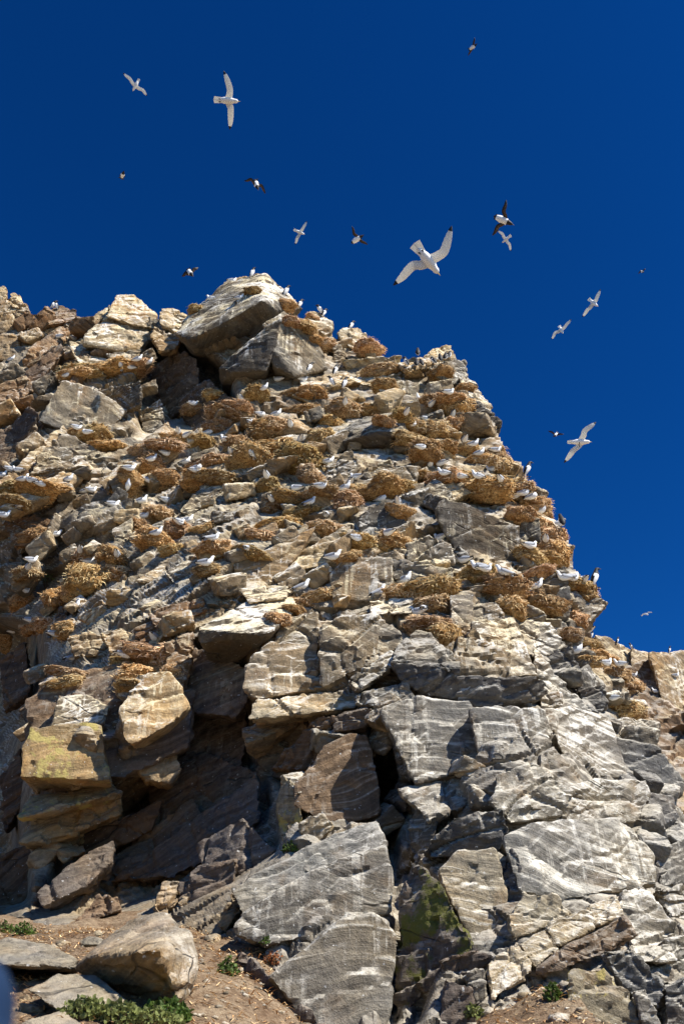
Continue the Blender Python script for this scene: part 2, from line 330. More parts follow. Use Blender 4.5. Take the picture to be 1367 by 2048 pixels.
# far cliff to the right, behind the main face
SIL2 = [(1120,1240),(1190,1268),(1225,1282),(1260,1296),(1300,1306),(1367,1305),(1500,1320),(1700,1330),(1700,1900),(1120,1900)]
def r_far(PX, PY): return 27 - (PY - 1270) / 330 * 5 + (PX - 1300) / 400 * 1.5
far = grid_surface(1120, 1700, 1230, 1900, 5, r_far, SIL2, lambda P: relief(P, 2.4, 211, .8) + relief(P, .6, 277, .5), name='far_cliff')
tint(far, 'b', 0); tag(far, kind='structure')

# ------------------------------------------------------------------ rock blocks
def hull_mesh(pts):
    bm = bmesh.new()
    for p in pts: bm.verts.new(p)
    r = bmesh.ops.convex_hull(bm, input=bm.verts)
    dead = [e for e in r['geom_interior'] if isinstance(e, bmesh.types.BMVert)]
    if dead: bmesh.ops.delete(bm, geom=dead, context='VERTS')
    loose = [v for v in bm.verts if not v.link_faces]
    if loose: bmesh.ops.delete(bm, geom=loose, context='VERTS')
    area = sum(f.calc_area() for f in bm.faces)
    me = bpy.data.meshes.new('rock_block'); bm.to_mesh(me); bm.free(); return me, area
BLK = [0]; OUTL = []
def rough_block(pts, name='rock_block', budget=3500, amp=1.0, mat=M_ROCK, parent=cliff):
    me, area = hull_mesh(pts); seed = 1000 + BLK[0] * 13; BLK[0] += 1
    o = bpy.data.objects.new(name, me); COL.objects.link(o)
    md = o.modifiers.new('m', 'REMESH'); md.mode = 'VOXEL'; md.voxel_size = max(.012, math.sqrt(area / budget))
    if parent is not None: o.parent = parent
    PEND.append((o, area, seed, amp, mat, name)); return o
PEND = []
def flush():
    """grow the surface of all blocks laid out so far"""
    dg = bpy.context.evaluated_depsgraph_get(); new = [bpy.data.meshes.new_from_object(p[0].evaluated_get(dg)) for p in PEND]
    for (o, area, seed, amp, mat, name), me2 in zip(PEND, new):
        n = len(me2.vertices); V = np.empty(n * 3, np.float32); me2.vertices.foreach_get('co', V); V = V.reshape(-1, 3).astype(float)
        N = np.empty(n * 3, np.float32); me2.vertices.foreach_get('normal', N); N = N.reshape(-1, 3)
        L = math.sqrt(area / 5.0)
        V = V + N * relief(V, L * .45, seed, .72 * amp)[:, None]
        cen = V.mean(0); me2.vertices.foreach_set('co', (V - cen).astype(np.float32).ravel()); me2.update()
        shade(me2, 28); me2.materials.clear(); me2.materials.append(mat); me2.name = name
        old = o.data; o.modifiers.clear(); o.data = me2; bpy.data.meshes.remove(old); o.location = cen
    PEND.clear()
def block(pts, n=(0, 0), d=.3, th=.6, t='g', r0=None, amp=1.0, mat=M_ROCK, parent=cliff, name='rock_block', back=.45, budget=3500):
    xs = [p[0] for p in pts]; ys = [p[1] for p in pts]; cx, cy = sum(xs) / len(xs), sum(ys) / len(ys)
    d = d * .48 if d > 0 and r0 is None else d; rc = (r0 if r0 else rb(cx, cy)) - d; C = at(cx, cy, rc); yw, pt = R(n[0]), R(n[1])
    nv = np.array([math.sin(yw) * math.cos(pt), -math.cos(yw) * math.cos(pt), math.sin(pt)])
    fr = []
    for p in pts:
        rr = ray(cx + (p[0] - cx) * 1.09, cy + (p[1] - cy) * 1.09)
        if len(p) == 2:
            dn = rr @ nv; t_ = ((C - CAM) @ nv) / dn if abs(dn) > .12 else rc
            t_ = min(max(t_, rc - .9), rc + 1.3)
        else: t_ = (r0 if r0 else rb(p[0], p[1])) - p[2]
        fr.append(CAM + rr * t_)
    fr = np.array(fr); cen = fr.mean(0); bd = ray(cx, cy) * (1 - back) + np.array([0, 1., 0]) * back; bd /= np.linalg.norm(bd)
    bk = cen + (fr - cen) * .86 + bd * th
    o = rough_block(list(fr) + list(bk), name, budget, amp, mat, parent); tint(o, t); OUTL.append([(p[0], p[1]) for p in pts]); return o

B = block
# summit
B([(357,665,.3),(390,676,1.2),(458,640,1.4),(522,603,1.4),(545,622,1.0),(380,635,-.6),(451,570,-1.6),(522,551,-1.6),(575,601,-.3),(598,620,-.5),(560,628,.5),(404,718,-.3),(441,729,-.6),(518,660,-.2)], t='h', th=.8, amp=.4, r0=25.6)
B([(448,567),(480,556),(523,549),(536,566),(500,577),(470,586),(452,578)], n=(-20,30), d=.5, th=.5, t='c')
B([(395,640),(425,615),(450,590),(470,600),(440,630),(405,650)], n=(-30,20), d=.7, th=.5, t='t')
B([(532,655,.9),(560,640,.9),(441,735,.9),(471,742,1.4),(530,740,1.5),(448,772,.5),(462,798,.0),(528,776,.2),(548,690,1.2)], t='h', th=.6, amp=.4, r0=24.6)
B([(569,628,.4),(530,652,.8),(542,690,1.4),(547,730,1.5),(589,749,1.6),(557,760,.8),(616,737,1.2),(650,735,.8),(640,700,.6),(609,661,.4)], t='g', th=.6, amp=.4, r0=24.8)
B([(619,624),(640,626),(664,644),(663,662),(650,668),(616,645)], n=(15,25), d=.5, t='c')
B([(674,667),(690,657),(715,656),(740,680),(758,708),(742,712),(700,692)], n=(25,25), d=.4, t='c')
B([(666,692),(680,685),(692,710),(684,735),(670,738)], n=(-10,5), d=.4, t='g'); B([(688,692),(720,692),(745,715),(705,722),(690,712)], n=(10,25), d=.6, t='g')
B([(687,719),(737,722),(797,713),(797,726),(744,737),(697,740)], n=(0,45), d=.6, t='c')
B([(849,714),(869,698),(899,692),(910,720),(880,735),(850,730)], n=(5,10), d=.5, t='c'); B([(860,733),(895,722),(928,719),(934,748),(917,768),(892,763),(870,748)], n=(25,5), d=.7, t='g')
B([(795,727),(830,715),(862,718),(866,735),(820,742),(798,738)], n=(0,40), d=.5, t='c')
B([(919,758),(936,756),(956,778),(982,815),(976,824),(936,790)], n=(30,25), d=.5, t='w'); B([(905,780),(935,788),(976,824),(1001,842),(998,862),(989,870),(955,845)], n=(-15,-10), d=.4, t='d')
B([(715,745),(760,735),(800,738),(795,760),(740,770),(712,765)], n=(-5,25), d=.4, t='c'); B([(760,780),(800,760),(835,765),(830,800),(785,805)], n=(5,0), d=.3, t='g')
B([(600,760),(640,742),(690,745),(700,765),(650,775),(605,778)], n=(0,35), d=.4, t='c')
# upper left
B([(215,631),(235,592),(269,592),(311,629),(306,655),(262,646)], n=(12,18), d=.7, t='c', amp=.6); B([(172,668),(215,636),(262,646),(303,665),(276,695),(235,698),(172,685)], n=(10,22), d=1.0, t='c', th=.8)
B([(323,618),(343,616),(380,636),(353,665),(320,645)], n=(25,15), d=.5, t='c'); B([(310,655),(360,678),(350,697),(320,700),(302,672)], n=(10,15), d=.7, t='t')
B([(141,685),(175,692),(232,735),(209,742),(161,730),(145,702)], n=(15,30), d=1.0, t='c', th=.7); B([(215,708),(283,698),(269,727),(235,728)], n=(0,20), d=.9, t='g')
B([(84,840),(128,762),(188,779),(249,819),(202,873),(135,858)], n=(12,-2), d=.9, th=.9, t='g', amp=.4); B([(202,782),(279,762),(281,806),(249,822),(225,800)], n=(-25,-15), d=.8, t='d')
B([(131,868),(175,905),(204,905),(172,930),(111,936),(67,946),(81,905)], n=(15,12), d=.7, t='g'); B([(50,954),(110,934),(172,930),(180,947),(95,966)], n=(-10,-25), d=.6, t='g')
B([(155,634),(164,646),(90,720),(40,748),(55,700),(110,655)], n=(20,25), d=.5, t='b'); B([(57,729),(111,692),(119,718),(77,757),(60,750)], n=(-20,5), d=.8, t='b')
B([(0,772),(50,752),(66,776),(27,812),(-30,815)], n=(10,5), d=.6, t='b'); B([(-20,601),(30,600),(52,612),(63,645),(0,655),(-30,640)], n=(5,5), d=.5, t='t'); B([(22,590),(30,584),(41,592),(46,616),(25,612)], n=(10,20), d=.5, t='c'); B([(-15,575),(10,572),(12,598),(-15,600)], n=(0,20), d=.5, t='c')
B([(0,670),(30,672),(42,695),(30,720),(-20,715)], n=(15,5), d=.5, t='t'); B([(85,625),(120,612),(150,622),(148,640),(100,648)], n=(0,30), d=.4, t='b')
B([(279,823),(320,800),(332,860),(290,876)], n=(-10,5), d=-1.0, t='g'); B([(300,745),(350,700),(390,720),(400,790),(340,830)], n=(-40,-10), d=-1.2, t='s'); B([(360,800),(420,760),(455,800),(430,850),(380,860)], n=(-35,-5), d=-1.0, t='s')  # s tint puts the shade of the recess below the summit into the colour
B([(0,860),(60,840),(80,880),(40,930),(-40,940)], n=(-10,5), d=.2, t='b'); B([(0,990),(90,965),(120,980),(60,1000)], n=(5,35), d=.4, t='t'); B([(10,1045),(70,1030),(98,1042),(90,1085),(30,1090)], n=(0,0), d=.7, t='b')
B([(165,700),(185,730),(160,760),(130,790),(120,770)], n=(20,10), d=.7, t='b'); B([(200,625),(218,610),(214,634),(185,650),(165,648)], n=(0,20), d=.5, t='c')
for q, nn, tt in (([(0,800),(60,735),(118,690),(126,704),(72,772),(5,842)], (-18,10), 'b'), ([(60,885),(110,800),(160,730),(173,742),(132,800),(88,850),(62,905)], (28,15), 'b'), ([(0,962),(60,907),(122,852),(137,864),(82,907),(20,978)], (10,30), 't'),
                  ([(205,962),(262,902),(330,850),(346,866),(282,926),(218,978)], (5,32), 't'), ([(0,1012),(90,972),(190,908),(206,930),(112,987),(10,1034)], (5,38), 't'), ([(0,880),(55,815),(75,830),(40,890),(0,930)], (-30,-10), 'k')):  # last slab tinted near black for the shade left of the grey slab
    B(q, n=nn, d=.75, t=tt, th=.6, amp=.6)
# middle of the face
B([(655,880,.2),(727,838,.1),(790,828,.1),(803,842,.4),(640,905,.4),(700,880,.95),(751,865,.95),(805,869,.9),(640,942,.0),(655,953,.0),(714,936,.25),(754,929,.3),(820,929,.2)], t='d', amp=.6, r0=20.6)
B([(655,930),(700,900),(720,935),(690,965),(655,965)], n=(-10,0), d=.4, t='g'); B([(725,950),(770,935),(835,935),(830,970),(800,985),(760,975)], n=(5,0), d=.3, t='g')
B([(874,1025),(888,1003),(930,1010),(1032,1053),(1037,1090),(1025,1146),(1005,1150),(916,1102),(892,1065)], n=(3,-8), d=.5, th=.8, t='d', amp=.35)
B([(1035,1062),(1050,1028),(1077,1038),(1080,1080),(1042,1085)], n=(-15,0), d=.4, t='d'); B([(1040,1150),(1075,1135),(1125,1140),(1132,1165),(1085,1188),(1030,1167)], n=(0,-15), d=.45, t='d')
B([(1098,1192),(1136,1172),(1140,1210),(1136,1277),(1115,1262),(1108,1215)], n=(10,-10), d=.4, t='d'); B([(1160,1215),(1190,1188),(1213,1206),(1195,1226),(1180,1242),(1163,1246)], n=(10,0), d=.5, t='g')
B([(662,1150),(674,1136),(695,1116),(780,1118),(783,1182),(765,1199),(670,1197)], n=(0,0), d=.35, t='g', amp=.5); B([(786,1116),(812,1124),(862,1128),(902,1138),(897,1166),(850,1162),(790,1157)], n=(0,-5), d=.2, t='g')
B([(815,1090),(860,1075),(900,1088),(905,1125),(865,1130),(818,1120)], n=(0,5), d=.3, t='w'); B([(585,1113),(660,1070),(698,1053),(697,1083),(660,1122),(592,1142)], n=(5,12), d=.6, t='c')
B([(474,1130),(560,1088),(625,1058),(602,1100),(562,1150),(530,1174),(482,1182)], n=(0,5), d=.35, t='t', amp=.6); B([(482,1180),(535,1172),(575,1172),(570,1195),(500,1205)], n=(0,40), d=.5, t='w')
B([(720,1035),(770,1000),(800,1005),(806,1050),(780,1070),(725,1070)], n=(5,0), d=.3, t='d'); B([(740,1205),(800,1192),(830,1200),(820,1225),(745,1228)], n=(0,40), d=.4, t='w')
B([(830,990),(870,960),(905,985),(885,1010),(850,1015)], n=(0,10), d=.3, t='g'); B([(860,975),(905,950),(940,985),(900,1002)], n=(0,15), d=.5, t='c')
B([(400,1257),(460,1230),(528,1190),(582,1200),(588,1223),(541,1264),(518,1270,.45),(480,1263,.5),(407,1284,.25),(420,1314,-.25),(467,1327,-.4),(531,1284,-.2)], n=(0,38), d=.3, th=.6, t='h', amp=.45, r0=13.7)
B([(577,1237),(632,1226),(633,1290),(546,1292),(560,1260)], n=(-5,10), d=.45, t='g'); B([(541,1287),(630,1289),(628,1375),(582,1384),(518,1394),(490,1377),(494,1335),(511,1311)], n=(8,4), d=.6, th=.8, t='w', amp=.5)
B([(646,1250),(676,1237),(743,1230),(794,1260),(798,1288),(737,1323),(649,1370),(641,1301)], n=(5,2), d=.6, th=.8, t='g', amp=.7); B([(700,1357),(780,1302),(788,1330),(716,1380)], n=(-10,25), d=.7, t='g')
B([(786,1320),(794,1296),(832,1264),(859,1268),(914,1319),(917,1335),(850,1330)], n=(5,35), d=.75, t='d'); B([(786,1326),(850,1332),(917,1335),(914,1394),(850,1384),(808,1362)], n=(-15,-28), d=.7, t='d')
B([(919,1358),(997,1354),(1079,1358),(1086,1380),(1070,1398),(974,1413),(921,1399)], n=(0,-22), d=.65, t='d'); B([(946,1246),(1024,1241),(1052,1301),(1070,1347),(997,1349),(988,1305),(946,1280)], n=(20,15), d=.5, t='w', amp=.8)
B([(920,1290),(945,1255),(985,1300),(990,1345),(940,1350)], n=(0,0), d=.3, t='t'); B([(940,1215),(990,1205),(1010,1240),(950,1250)], n=(0,10), d=.45, t='g'); B([(1000,1190),(1045,1215),(1070,1275),(1040,1270),(1010,1235)], n=(15,5), d=.35, t='g')
B([(1055,1240),(1100,1250),(1130,1290),(1090,1310),(1060,1290)], n=(15,15), d=.4, t='w'); B([(1085,1310),(1140,1290),(1155,1330),(1150,1370),(1110,1345)], n=(-10,-10), d=.4, t='d'); B([(1155,1375),(1205,1370),(1215,1410),(1190,1430),(1165,1410)], n=(-5,-5), d=.4, t='d')
B([(1070,1300),(1110,1345),(1160,1400),(1180,1425),(1120,1400),(1075,1350)], n=(25,20), d=.3, t='w'); B([(1075,1390),(1120,1385),(1125,1415),(1085,1415)], n=(5,5), d=.4, t='w'); B([(900,1195),(945,1190),(945,1250),(915,1320),(905,1280)], n=(15,10), d=.45, t='w')
# left ribs and slabs
B([(60,1400),(150,1345),(250,1330),(375,1385),(368,1490),(245,1545),(70,1550)], n=(4,8), d=-.5, t='s', th=1.2, amp=.7)
B([(64,1459),(141,1449),(197,1449),(213,1556),(138,1551),(44,1551),(50,1499)], n=(14,8), d=.7, th=.9, t='y', mat=M_LICH, amp=.45, back=.7); B([(104,1451),(121,1395),(175,1391),(216,1412),(203,1447)], n=(12,10), d=.55, t='w', amp=.5)
B([(101,1377),(162,1364),(242,1325),(230,1385),(215,1405),(112,1400)], n=(8,20), d=.5, t='t'); B([(242,1415),(293,1350),(336,1348),(357,1375),(376,1412),(336,1447),(266,1484),(250,1469)], n=(18,6), d=.75, th=.9, t='c', amp=.5)
B([(230,1499),(256,1487),(347,1504),(359,1536),(336,1565),(289,1555)], n=(12,0), d=.65, th=.7, t='t'); B([(67,1590),(202,1556),(240,1586),(162,1602),(38,1636)], n=(0,40), d=.75, t='y', mat=M_LICH)
B([(42,1683),(67,1637),(165,1615),(150,1664),(94,1679)], n=(5,12), d=.9, th=.9, t='y', mat=M_LICH, back=.8); B([(168,1613),(236,1591),(238,1629),(152,1659)], n=(12,8), d=.75, th=.8, t='t')
B([(74,1785),(162,1714),(222,1687),(215,1727),(175,1768),(91,1810)], n=(5,28), d=.5, th=.7, t='s', back=.7); B([(230,1760),(330,1698),(450,1638),(505,1555),(512,1640),(445,1702),(350,1748)], n=(-30,14), d=.1, th=.6, t='s', amp=.8)
B([(215,1725),(300,1660),(380,1600),(400,1640),(320,1700),(240,1752)], n=(-28,16), d=.0, th=.6, t='s', amp=.8); B([(380,1420),(480,1380),(492,1480),(470,1560),(390,1590),(370,1500)], n=(-25,2), d=.05, t='s', amp=.8); B([(155,1842),(195,1791),(232,1795),(240,1820),(190,1840)], n=(10,20), d=.3, t='b')
B([(303,1830),(326,1765),(357,1765),(355,1803),(330,1832)], n=(20,10), d=.4, t='t'); B([(360,1770),(400,1735),(470,1720),(460,1790),(400,1800),(362,1800)], n=(-20,5), d=.1, t='s'); B([(400,1690),(480,1640),(545,1700),(470,1770),(410,1740)], n=(-28,8), d=.0, t='s')
B([(140,1275),(175,1265),(215,1275),(210,1310),(150,1312)], n=(5,5), d=.4, t='t'); B([(205,1270),(240,1258),(275,1270),(262,1300),(225,1310)], n=(0,10), d=.4, t='t'); B([(300,1225),(400,1195),(410,1220),(320,1262)], n=(0,15), d=.4, t='b'); B([(265,1262),(330,1230),(345,1250),(290,1290)], n=(0,0), d=.35, t='b')
B([(330,1290),(385,1265),(380,1330),(365,1375),(335,1350)], n=(15,10), d=.2, t='b'); B([(275,1160),(335,1118),(325,1160),(290,1165)], n=(15,20), d=.4, t='w'); B([(330,1140),(400,1105),(420,1125),(350,1165)], n=(5,10), d=.3, t='g'); B([(355,1090),(395,1040),(425,1040),(420,1090)], n=(10,15), d=.35, t='g')
B([(360,1020),(410,965),(450,945),(440,985),(380,1030)], n=(5,15), d=.35, t='g'); B([(225,1060),(262,1040),(262,1095),(235,1105)], n=(5,5), d=.4, t='g'); B([(95,1265),(120,1215),(135,1220),(130,1260)], n=(0,5), d=.3, t='s')
B([(40,1420),(85,1390),(100,1440),(60,1455)], n=(-10,5), d=.1, t='k'); B([(0,1560),(40,1500),(48,1600),(10,1660)], n=(-20,0), d=-.4, t='k'); B([(0,1320),(50,1290),(60,1380),(10,1420)], n=(-20,0), d=-.5, t='k'); B([(0,1720),(60,1690),(90,1760),(40,1830),(-30,1830)], n=(-20,0), d=-.3, t='k')  # brown stone tinted darker to paint in the left gully's shade
# lower centre
B([(649,1496),(696,1469),(731,1476),(751,1563),(754,1622),(663,1649),(595,1606),(592,1570),(626,1546)], n=(10,0), d=.5, th=.9, t='b', amp=.45); B([(552,1615),(565,1553),(592,1575),(604,1640),(598,1680),(571,1696)], n=(-42,0), d=.45, th=.7, t='y', mat=M_LICH, amp=.5)
B([(565,1553),(640,1530),(650,1545),(600,1585)], n=(5,45), d=.6, t='w'); B([(518,1395),(649,1386),(711,1390),(707,1416),(636,1424),(595,1411),(506,1437)], n=(0,25), d=.7, th=.7, t='c'); B([(489,1456),(615,1420),(624,1432),(541,1470),(494,1485)], n=(0,28), d=.75, th=.7, t='t', back=.8)
B([(545,1533),(600,1470),(636,1435),(669,1435),(649,1496),(615,1538)], n=(-30,-12), d=.35, t='b'); B([(676,1429),(735,1413),(748,1420),(731,1454),(667,1464)], n=(0,-20), d=.55, t='s'); B([(713,1388),(810,1363),(825,1398),(750,1417),(715,1405)], n=(-5,5), d=.55, t='g')
B([(471,1772),(585,1714),(662,1674),(743,1642),(764,1694),(642,1740),(600,1762),(520,1817),(494,1824)], n=(0,22), d=.6, th=.7, t='g', amp=.45); B([(600,1764),(642,1736),(762,1694),(775,1761),(772,1824),(689,1831),(615,1868),(541,1888),(482,1864),(492,1822)], n=(5,6), d=.5, th=.8, t='g', amp=.45)
B([(693,1838),(740,1832),(786,1869),(786,1936),(769,2040),(700,2110),(636,2060),(588,1965),(545,1952),(582,1920),(619,1901)], n=(8,2), d=.55, th=1, t='w', amp=.45); B([(484,1903),(535,1950),(560,1972),(640,2046),(660,2120),(501,2110),(465,2006),(470,1925)], n=(-40,-5), d=.45, th=.8, t='s')
B([(436,1844),(471,1782),(483,1815),(452,1861)], n=(-15,0), d=.4, t='t'); B([(475,1785),(500,1775),(520,1810),(490,1830)], n=(-30,-5), d=.5, t='t'); B([(600,1650),(640,1625),(665,1650),(640,1680),(610,1690)], n=(-10,-5), d=.5, t='t'); B([(655,1675),(700,1650),(750,1645),(745,1690),(690,1710)], n=(8,5), d=.7, t='t')
B([(376,1290),(440,1320),(495,1340),(490,1400),(470,1430),(380,1420)], n=(-20,0), d=.0, t='s', amp=.5)
B([(300,1570),(380,1500),(470,1540),(540,1560),(510,1640),(400,1650),(320,1690)], n=(-22,12), d=.0, t='s', amp=.6)
B([(130,1690),(240,1640),(320,1600),(300,1660),(200,1710)], n=(-10,-20), d=.3, t='k', amp=.6)
# right-hand buttress
B([(763,1420),(832,1397),(933,1406),(952,1448),(961,1518),(900,1545),(832,1560),(829,1475),(800,1466)], n=(6,6), d=.5, th=.9, t='g', amp=.45); B([(785,1470),(800,1466),(829,1475),(826,1556),(800,1550)], n=(-45,0), d=.45, t='d'); B([(942,1422),(1000,1412),(1084,1422),(1090,1477),(1066,1523),(967,1541),(957,1457)], n=(5,4), d=.4, th=.8, t='w', amp=.45)
B([(1086,1420),(1140,1414),(1217,1438),(1250,1551),(1144,1541),(1107,1457)], n=(14,10), d=.4, th=.8, t='w', amp=.5); B([(1222,1438),(1280,1436),(1317,1448),(1313,1472),(1235,1468)], n=(5,20), d=.6, t='w'); B([(1212,1472),(1313,1495),(1360,1560),(1356,1588),(1290,1555),(1225,1520)], n=(10,0), d=.4, th=.8, t='d', amp=.7)
B([(800,1578),(891,1548),(978,1590),(914,1615),(859,1638),(830,1606)], n=(0,32), d=.75, th=.8, t='w'); B([(997,1555),(1070,1526),(1140,1583),(1116,1629),(1024,1642),(988,1606)], n=(5,12), d=.5, t='w'); B([(1121,1583),(1190,1562),(1286,1560),(1296,1596),(1267,1640),(1190,1650),(1130,1648)], n=(10,18), d=.5, t='w', amp=.7)
B([(1012,1677),(1060,1650),(1123,1643),(1231,1639),(1297,1707),(1304,1765),(1222,1774),(1115,1795),(1046,1772),(1033,1716)], n=(12,12), d=.6, th=1, t='w', amp=.5); B([(918,1707),(986,1703),(1013,1785),(1005,1860),(952,1898),(892,1774),(879,1742)], n=(4,4), d=.5, th=.8, t='c', amp=.5)
B([(840,1610),(870,1640),(860,1700),(835,1730),(815,1690),(825,1640)], n=(-25,0), d=.5, t='d'); B([(850,1700),(910,1640),(1000,1620),(1012,1660),(990,1700),(920,1708),(870,1712)], n=(-15,-15), d=.65, t='d'); B([(823,1731),(879,1774),(943,1894),(879,1920),(840,1945),(793,2031),(800,1850)], n=(-35,5), d=.1, th=.7, t='s', mat=M_MOSS)
B([(977,1927),(1035,1888),(1062,1930),(1050,1952),(985,1997)], n=(3,25), d=.6, t='c', back=.8); B([(1040,1887),(1090,1860),(1113,1895),(1070,1932)], n=(3,25), d=.6, t='c'); B([(1095,1852),(1175,1815),(1187,1852),(1116,1895)], n=(3,25), d=.6, t='c'); B([(1178,1812),(1230,1790),(1245,1830),(1190,1852)], n=(3,25), d=.6, t='c')
B([(1072,1945),(1120,1900),(1240,1837),(1267,1872),(1225,1897),(1090,1952)], n=(0,10), d=.45, t='b'); B([(1246,1782),(1287,1774),(1340,1840),(1370,1877),(1351,1898),(1261,1894),(1240,1810)], n=(18,15), d=.5, t='w'); B([(1145,1945),(1205,1937),(1265,2012),(1290,2070),(1200,2120),(1126,2090)], n=(5,8), d=.65, th=.8, t='y', mat=M_LICH)
B([(1209,1909),(1260,1900),(1297,1939),(1327,1969),(1314,2012),(1268,1990),(1240,1960)], n=(-10,5), d=.6, t='d'); B([(1270,1984),(1290,1980),(1330,2070),(1290,2090)], n=(-5,8), d=.75, t='g'); B([(1332,1976),(1380,1955),(1420,2060),(1330,2080)], n=(0,0), d=.5, t='d'); B([(928,1954),(965,1939),(971,1999),(952,2006)], n=(-5,0), d=.45, t='g')
B([(1310,1702),(1370,1680),(1400,1760),(1322,1772)], n=(10,5), d=.4, t='g'); B([(1295,1590),(1345,1595),(1362,1680),(1310,1700)], n=(15,10), d=.3, t='d'); B([(1260,1895),(1340,1890),(1350,1920),(1275,1925)], n=(0,40), d=.6, t='w'); B([(1310,1780),(1380,1770),(1400,1850),(1340,1830)], n=(15,10), d=.3, t='g'); B([(1330,1880),(1400,1870),(1410,1940),(1340,1950)], n=(0,5), d=.5, t='g')
B([(1020,1700),(1040,1720),(1045,1790),(1015,1830),(1005,1770)], n=(-30,0), d=.45, t='d'); B([(1050,1790),(1110,1795),(1140,1830),(1080,1860),(1030,1880),(1020,1830)], n=(3,10), d=.45, t='c'); B([(880,1920),(940,1900),(985,1915),(960,1945),(900,1960)], n=(-5,-20), d=.4, t='s'); B([(890,1960),(940,1980),(950,2060),(880,2060)], n=(-15,0), d=.2, t='s')
# far cliff
for q in ([(1190,1270),(1225,1282),(1260,1300),(1268,1350),(1262,1400),(1215,1350),(1195,1300)], [(1262,1300),(1300,1308),(1318,1350),(1290,1430),(1266,1400)], [(1300,1308),(1367,1306),(1420,1320),(1420,1450),(1330,1420),(1316,1350)], [(1280,1430),(1330,1425),(1400,1455),(1400,1540),(1310,1500)]):
    B(q, n=(20, 5), d=.3, th=1.2, t='t', r0=26, parent=far, amp=.5)

# smaller angular blocks breaking out of the colony slope
COLONY = [(340,900),(480,800),(600,765),(700,735),(860,745),(930,790),(985,880),(1060,985),(1130,1100),(1160,1190),(1000,1190),(880,1200),(760,1215),(560,1180),(430,1215),(330,1280),(180,1300),(80,1240),(30,1120),(0,1010),(150,965),(250,930)]
FILL = [(COLONY, 128, 26, 62, 'ccttgwd'), ([(0,650),(150,650),(300,700),(300,780),(130,760),(60,960),(0,960)], 22, 30, 60, 'ttbbg'), ([(1050,1200),(1190,1290),(1290,1420),(1340,1560),(1367,1750),(1290,1690),(1240,1540),(1130,1390)], 22, 30, 65, 'gdwg'),
        ([(560,1400),(800,1380),(960,1560),(1000,1700),(870,1640),(760,1640),(620,1520)], 8, 35, 70, 'gts'), ([(60,1340),(240,1340),(240,1700),(80,1800),(40,1700)], 8, 35, 60, 'tts'), ([(600,660),(660,670),(780,735),(700,740)], 6, 25, 45, 'cct')]
centers = []
for poly, cnt, lo, hi, ts in FILL:
    bx = [min(p[0] for p in poly), max(p[0] for p in poly), min(p[1] for p in poly), max(p[1] for p in poly)]; k = 0; tries = 0
    while k < cnt and tries < 4000:
        tries += 1; x = random.uniform(bx[0], bx[1]); y = random.uniform(bx[2], bx[3])
        if not pip(x, y, poly) or any(pip(x, y, o) for o in OUTL): continue
        L = random.uniform(lo, hi)
        if any((x - a) ** 2 + (y - b) ** 2 < (.42 * (L + c)) ** 2 for a, b, c in centers): continue
        centers.append((x, y, L)); k += 1; r = rb(x, y); s = L * r / FPX
        an = random.gauss(.66, .2) if x < 330 else random.gauss(.42, .25) if x < 850 else random.gauss(-.15, .35)
        tx = np.array([math.cos(an), random.uniform(-.3, .3), math.sin(an)]); tx /= np.linalg.norm(tx); tz = np.array([-math.sin(an), random.uniform(-.9, -.1), math.cos(an)]); tz -= tx * (tz @ tx); tz /= np.linalg.norm(tz); ty = np.cross(tz, tx)
        C = at(x, y, r - random.uniform(-.1, .12))
        pts = [C + (tx * random.choice((-1, 1)) * random.uniform(.35, .6) + ty * random.choice((-1, 1)) * random.uniform(.35, .7) + tz * random.choice((-1, 1)) * random.uniform(.2, .38)) * s for _ in range(16)]
        o = rough_block(pts, budget=1000, amp=.7); tint(o, random.choice(ts), .18)

# ------------------------------------------------------------------ ground below the cliff
def gz(X, Y):
    z = (.385 * np.clip(Y, -2, 7.6) + .33 * np.clip(Y - 7.6, 0, 8)) * np.clip((Y + 2) / 4, 0, 1)
    z = z - .9 * np.exp(-((X - .35) / .75) ** 2) * np.clip((Y - 4) / 3, 0, 1)
    z = z - (.25 * np.clip((X - .8) / .5, 0, 1) + 1.3 * np.clip((X - 1.75) / .55, 0, 1)) * np.clip((Y - 4) / 3, 0, 1)
    P = np.stack([X.ravel(), Y.ravel(), X.ravel() * 0], 1)
    return z + (fbm(P * .9, 4, 3) * .16 + fbm(P * 4, 3, 8) * .05).reshape(X.shape) * np.clip((Y + 4) / 6, .3, 1)
def axis(fine0, fine1, st, far_):
    a = list(np.arange(fine0, fine1, st)); x = fine1; d = st
    while x < far_: a.append(x); d *= 1.35; x += d
    x = fine0; d = st; pre = []
    while x > -far_: d *= 1.35; x -= d; pre.append(x)
    return np.array(pre[::-1] + a)
gx, gy = axis(-6, 6, .05, 900), axis(4, 12, .05, 900)
GX, GY = np.meshgrid(gx, gy); GZ = gz(GX, GY); GZ = np.where(GY < -3, GZ - np.clip(-3 - GY, 0, 8) * .35, GZ); GZ = np.where(GY > 14, GZ - np.clip(GY - 14, 0, 10) * .5, GZ)
idx = np.arange(GX.size).reshape(GX.shape); Q = np.stack([idx[:-1, :-1], idx[:-1, 1:], idx[1:, 1:], idx[1:, :-1]], -1).reshape(-1, 4)
me = mesh_quads('ground', np.stack([GX.ravel(), GY.ravel(), GZ.ravel()], 1), Q); shade(me, 0); me.materials.append(M_SOIL)
ground = link(bpy.data.objects.new('ground', me)); tag(ground, kind='structure')
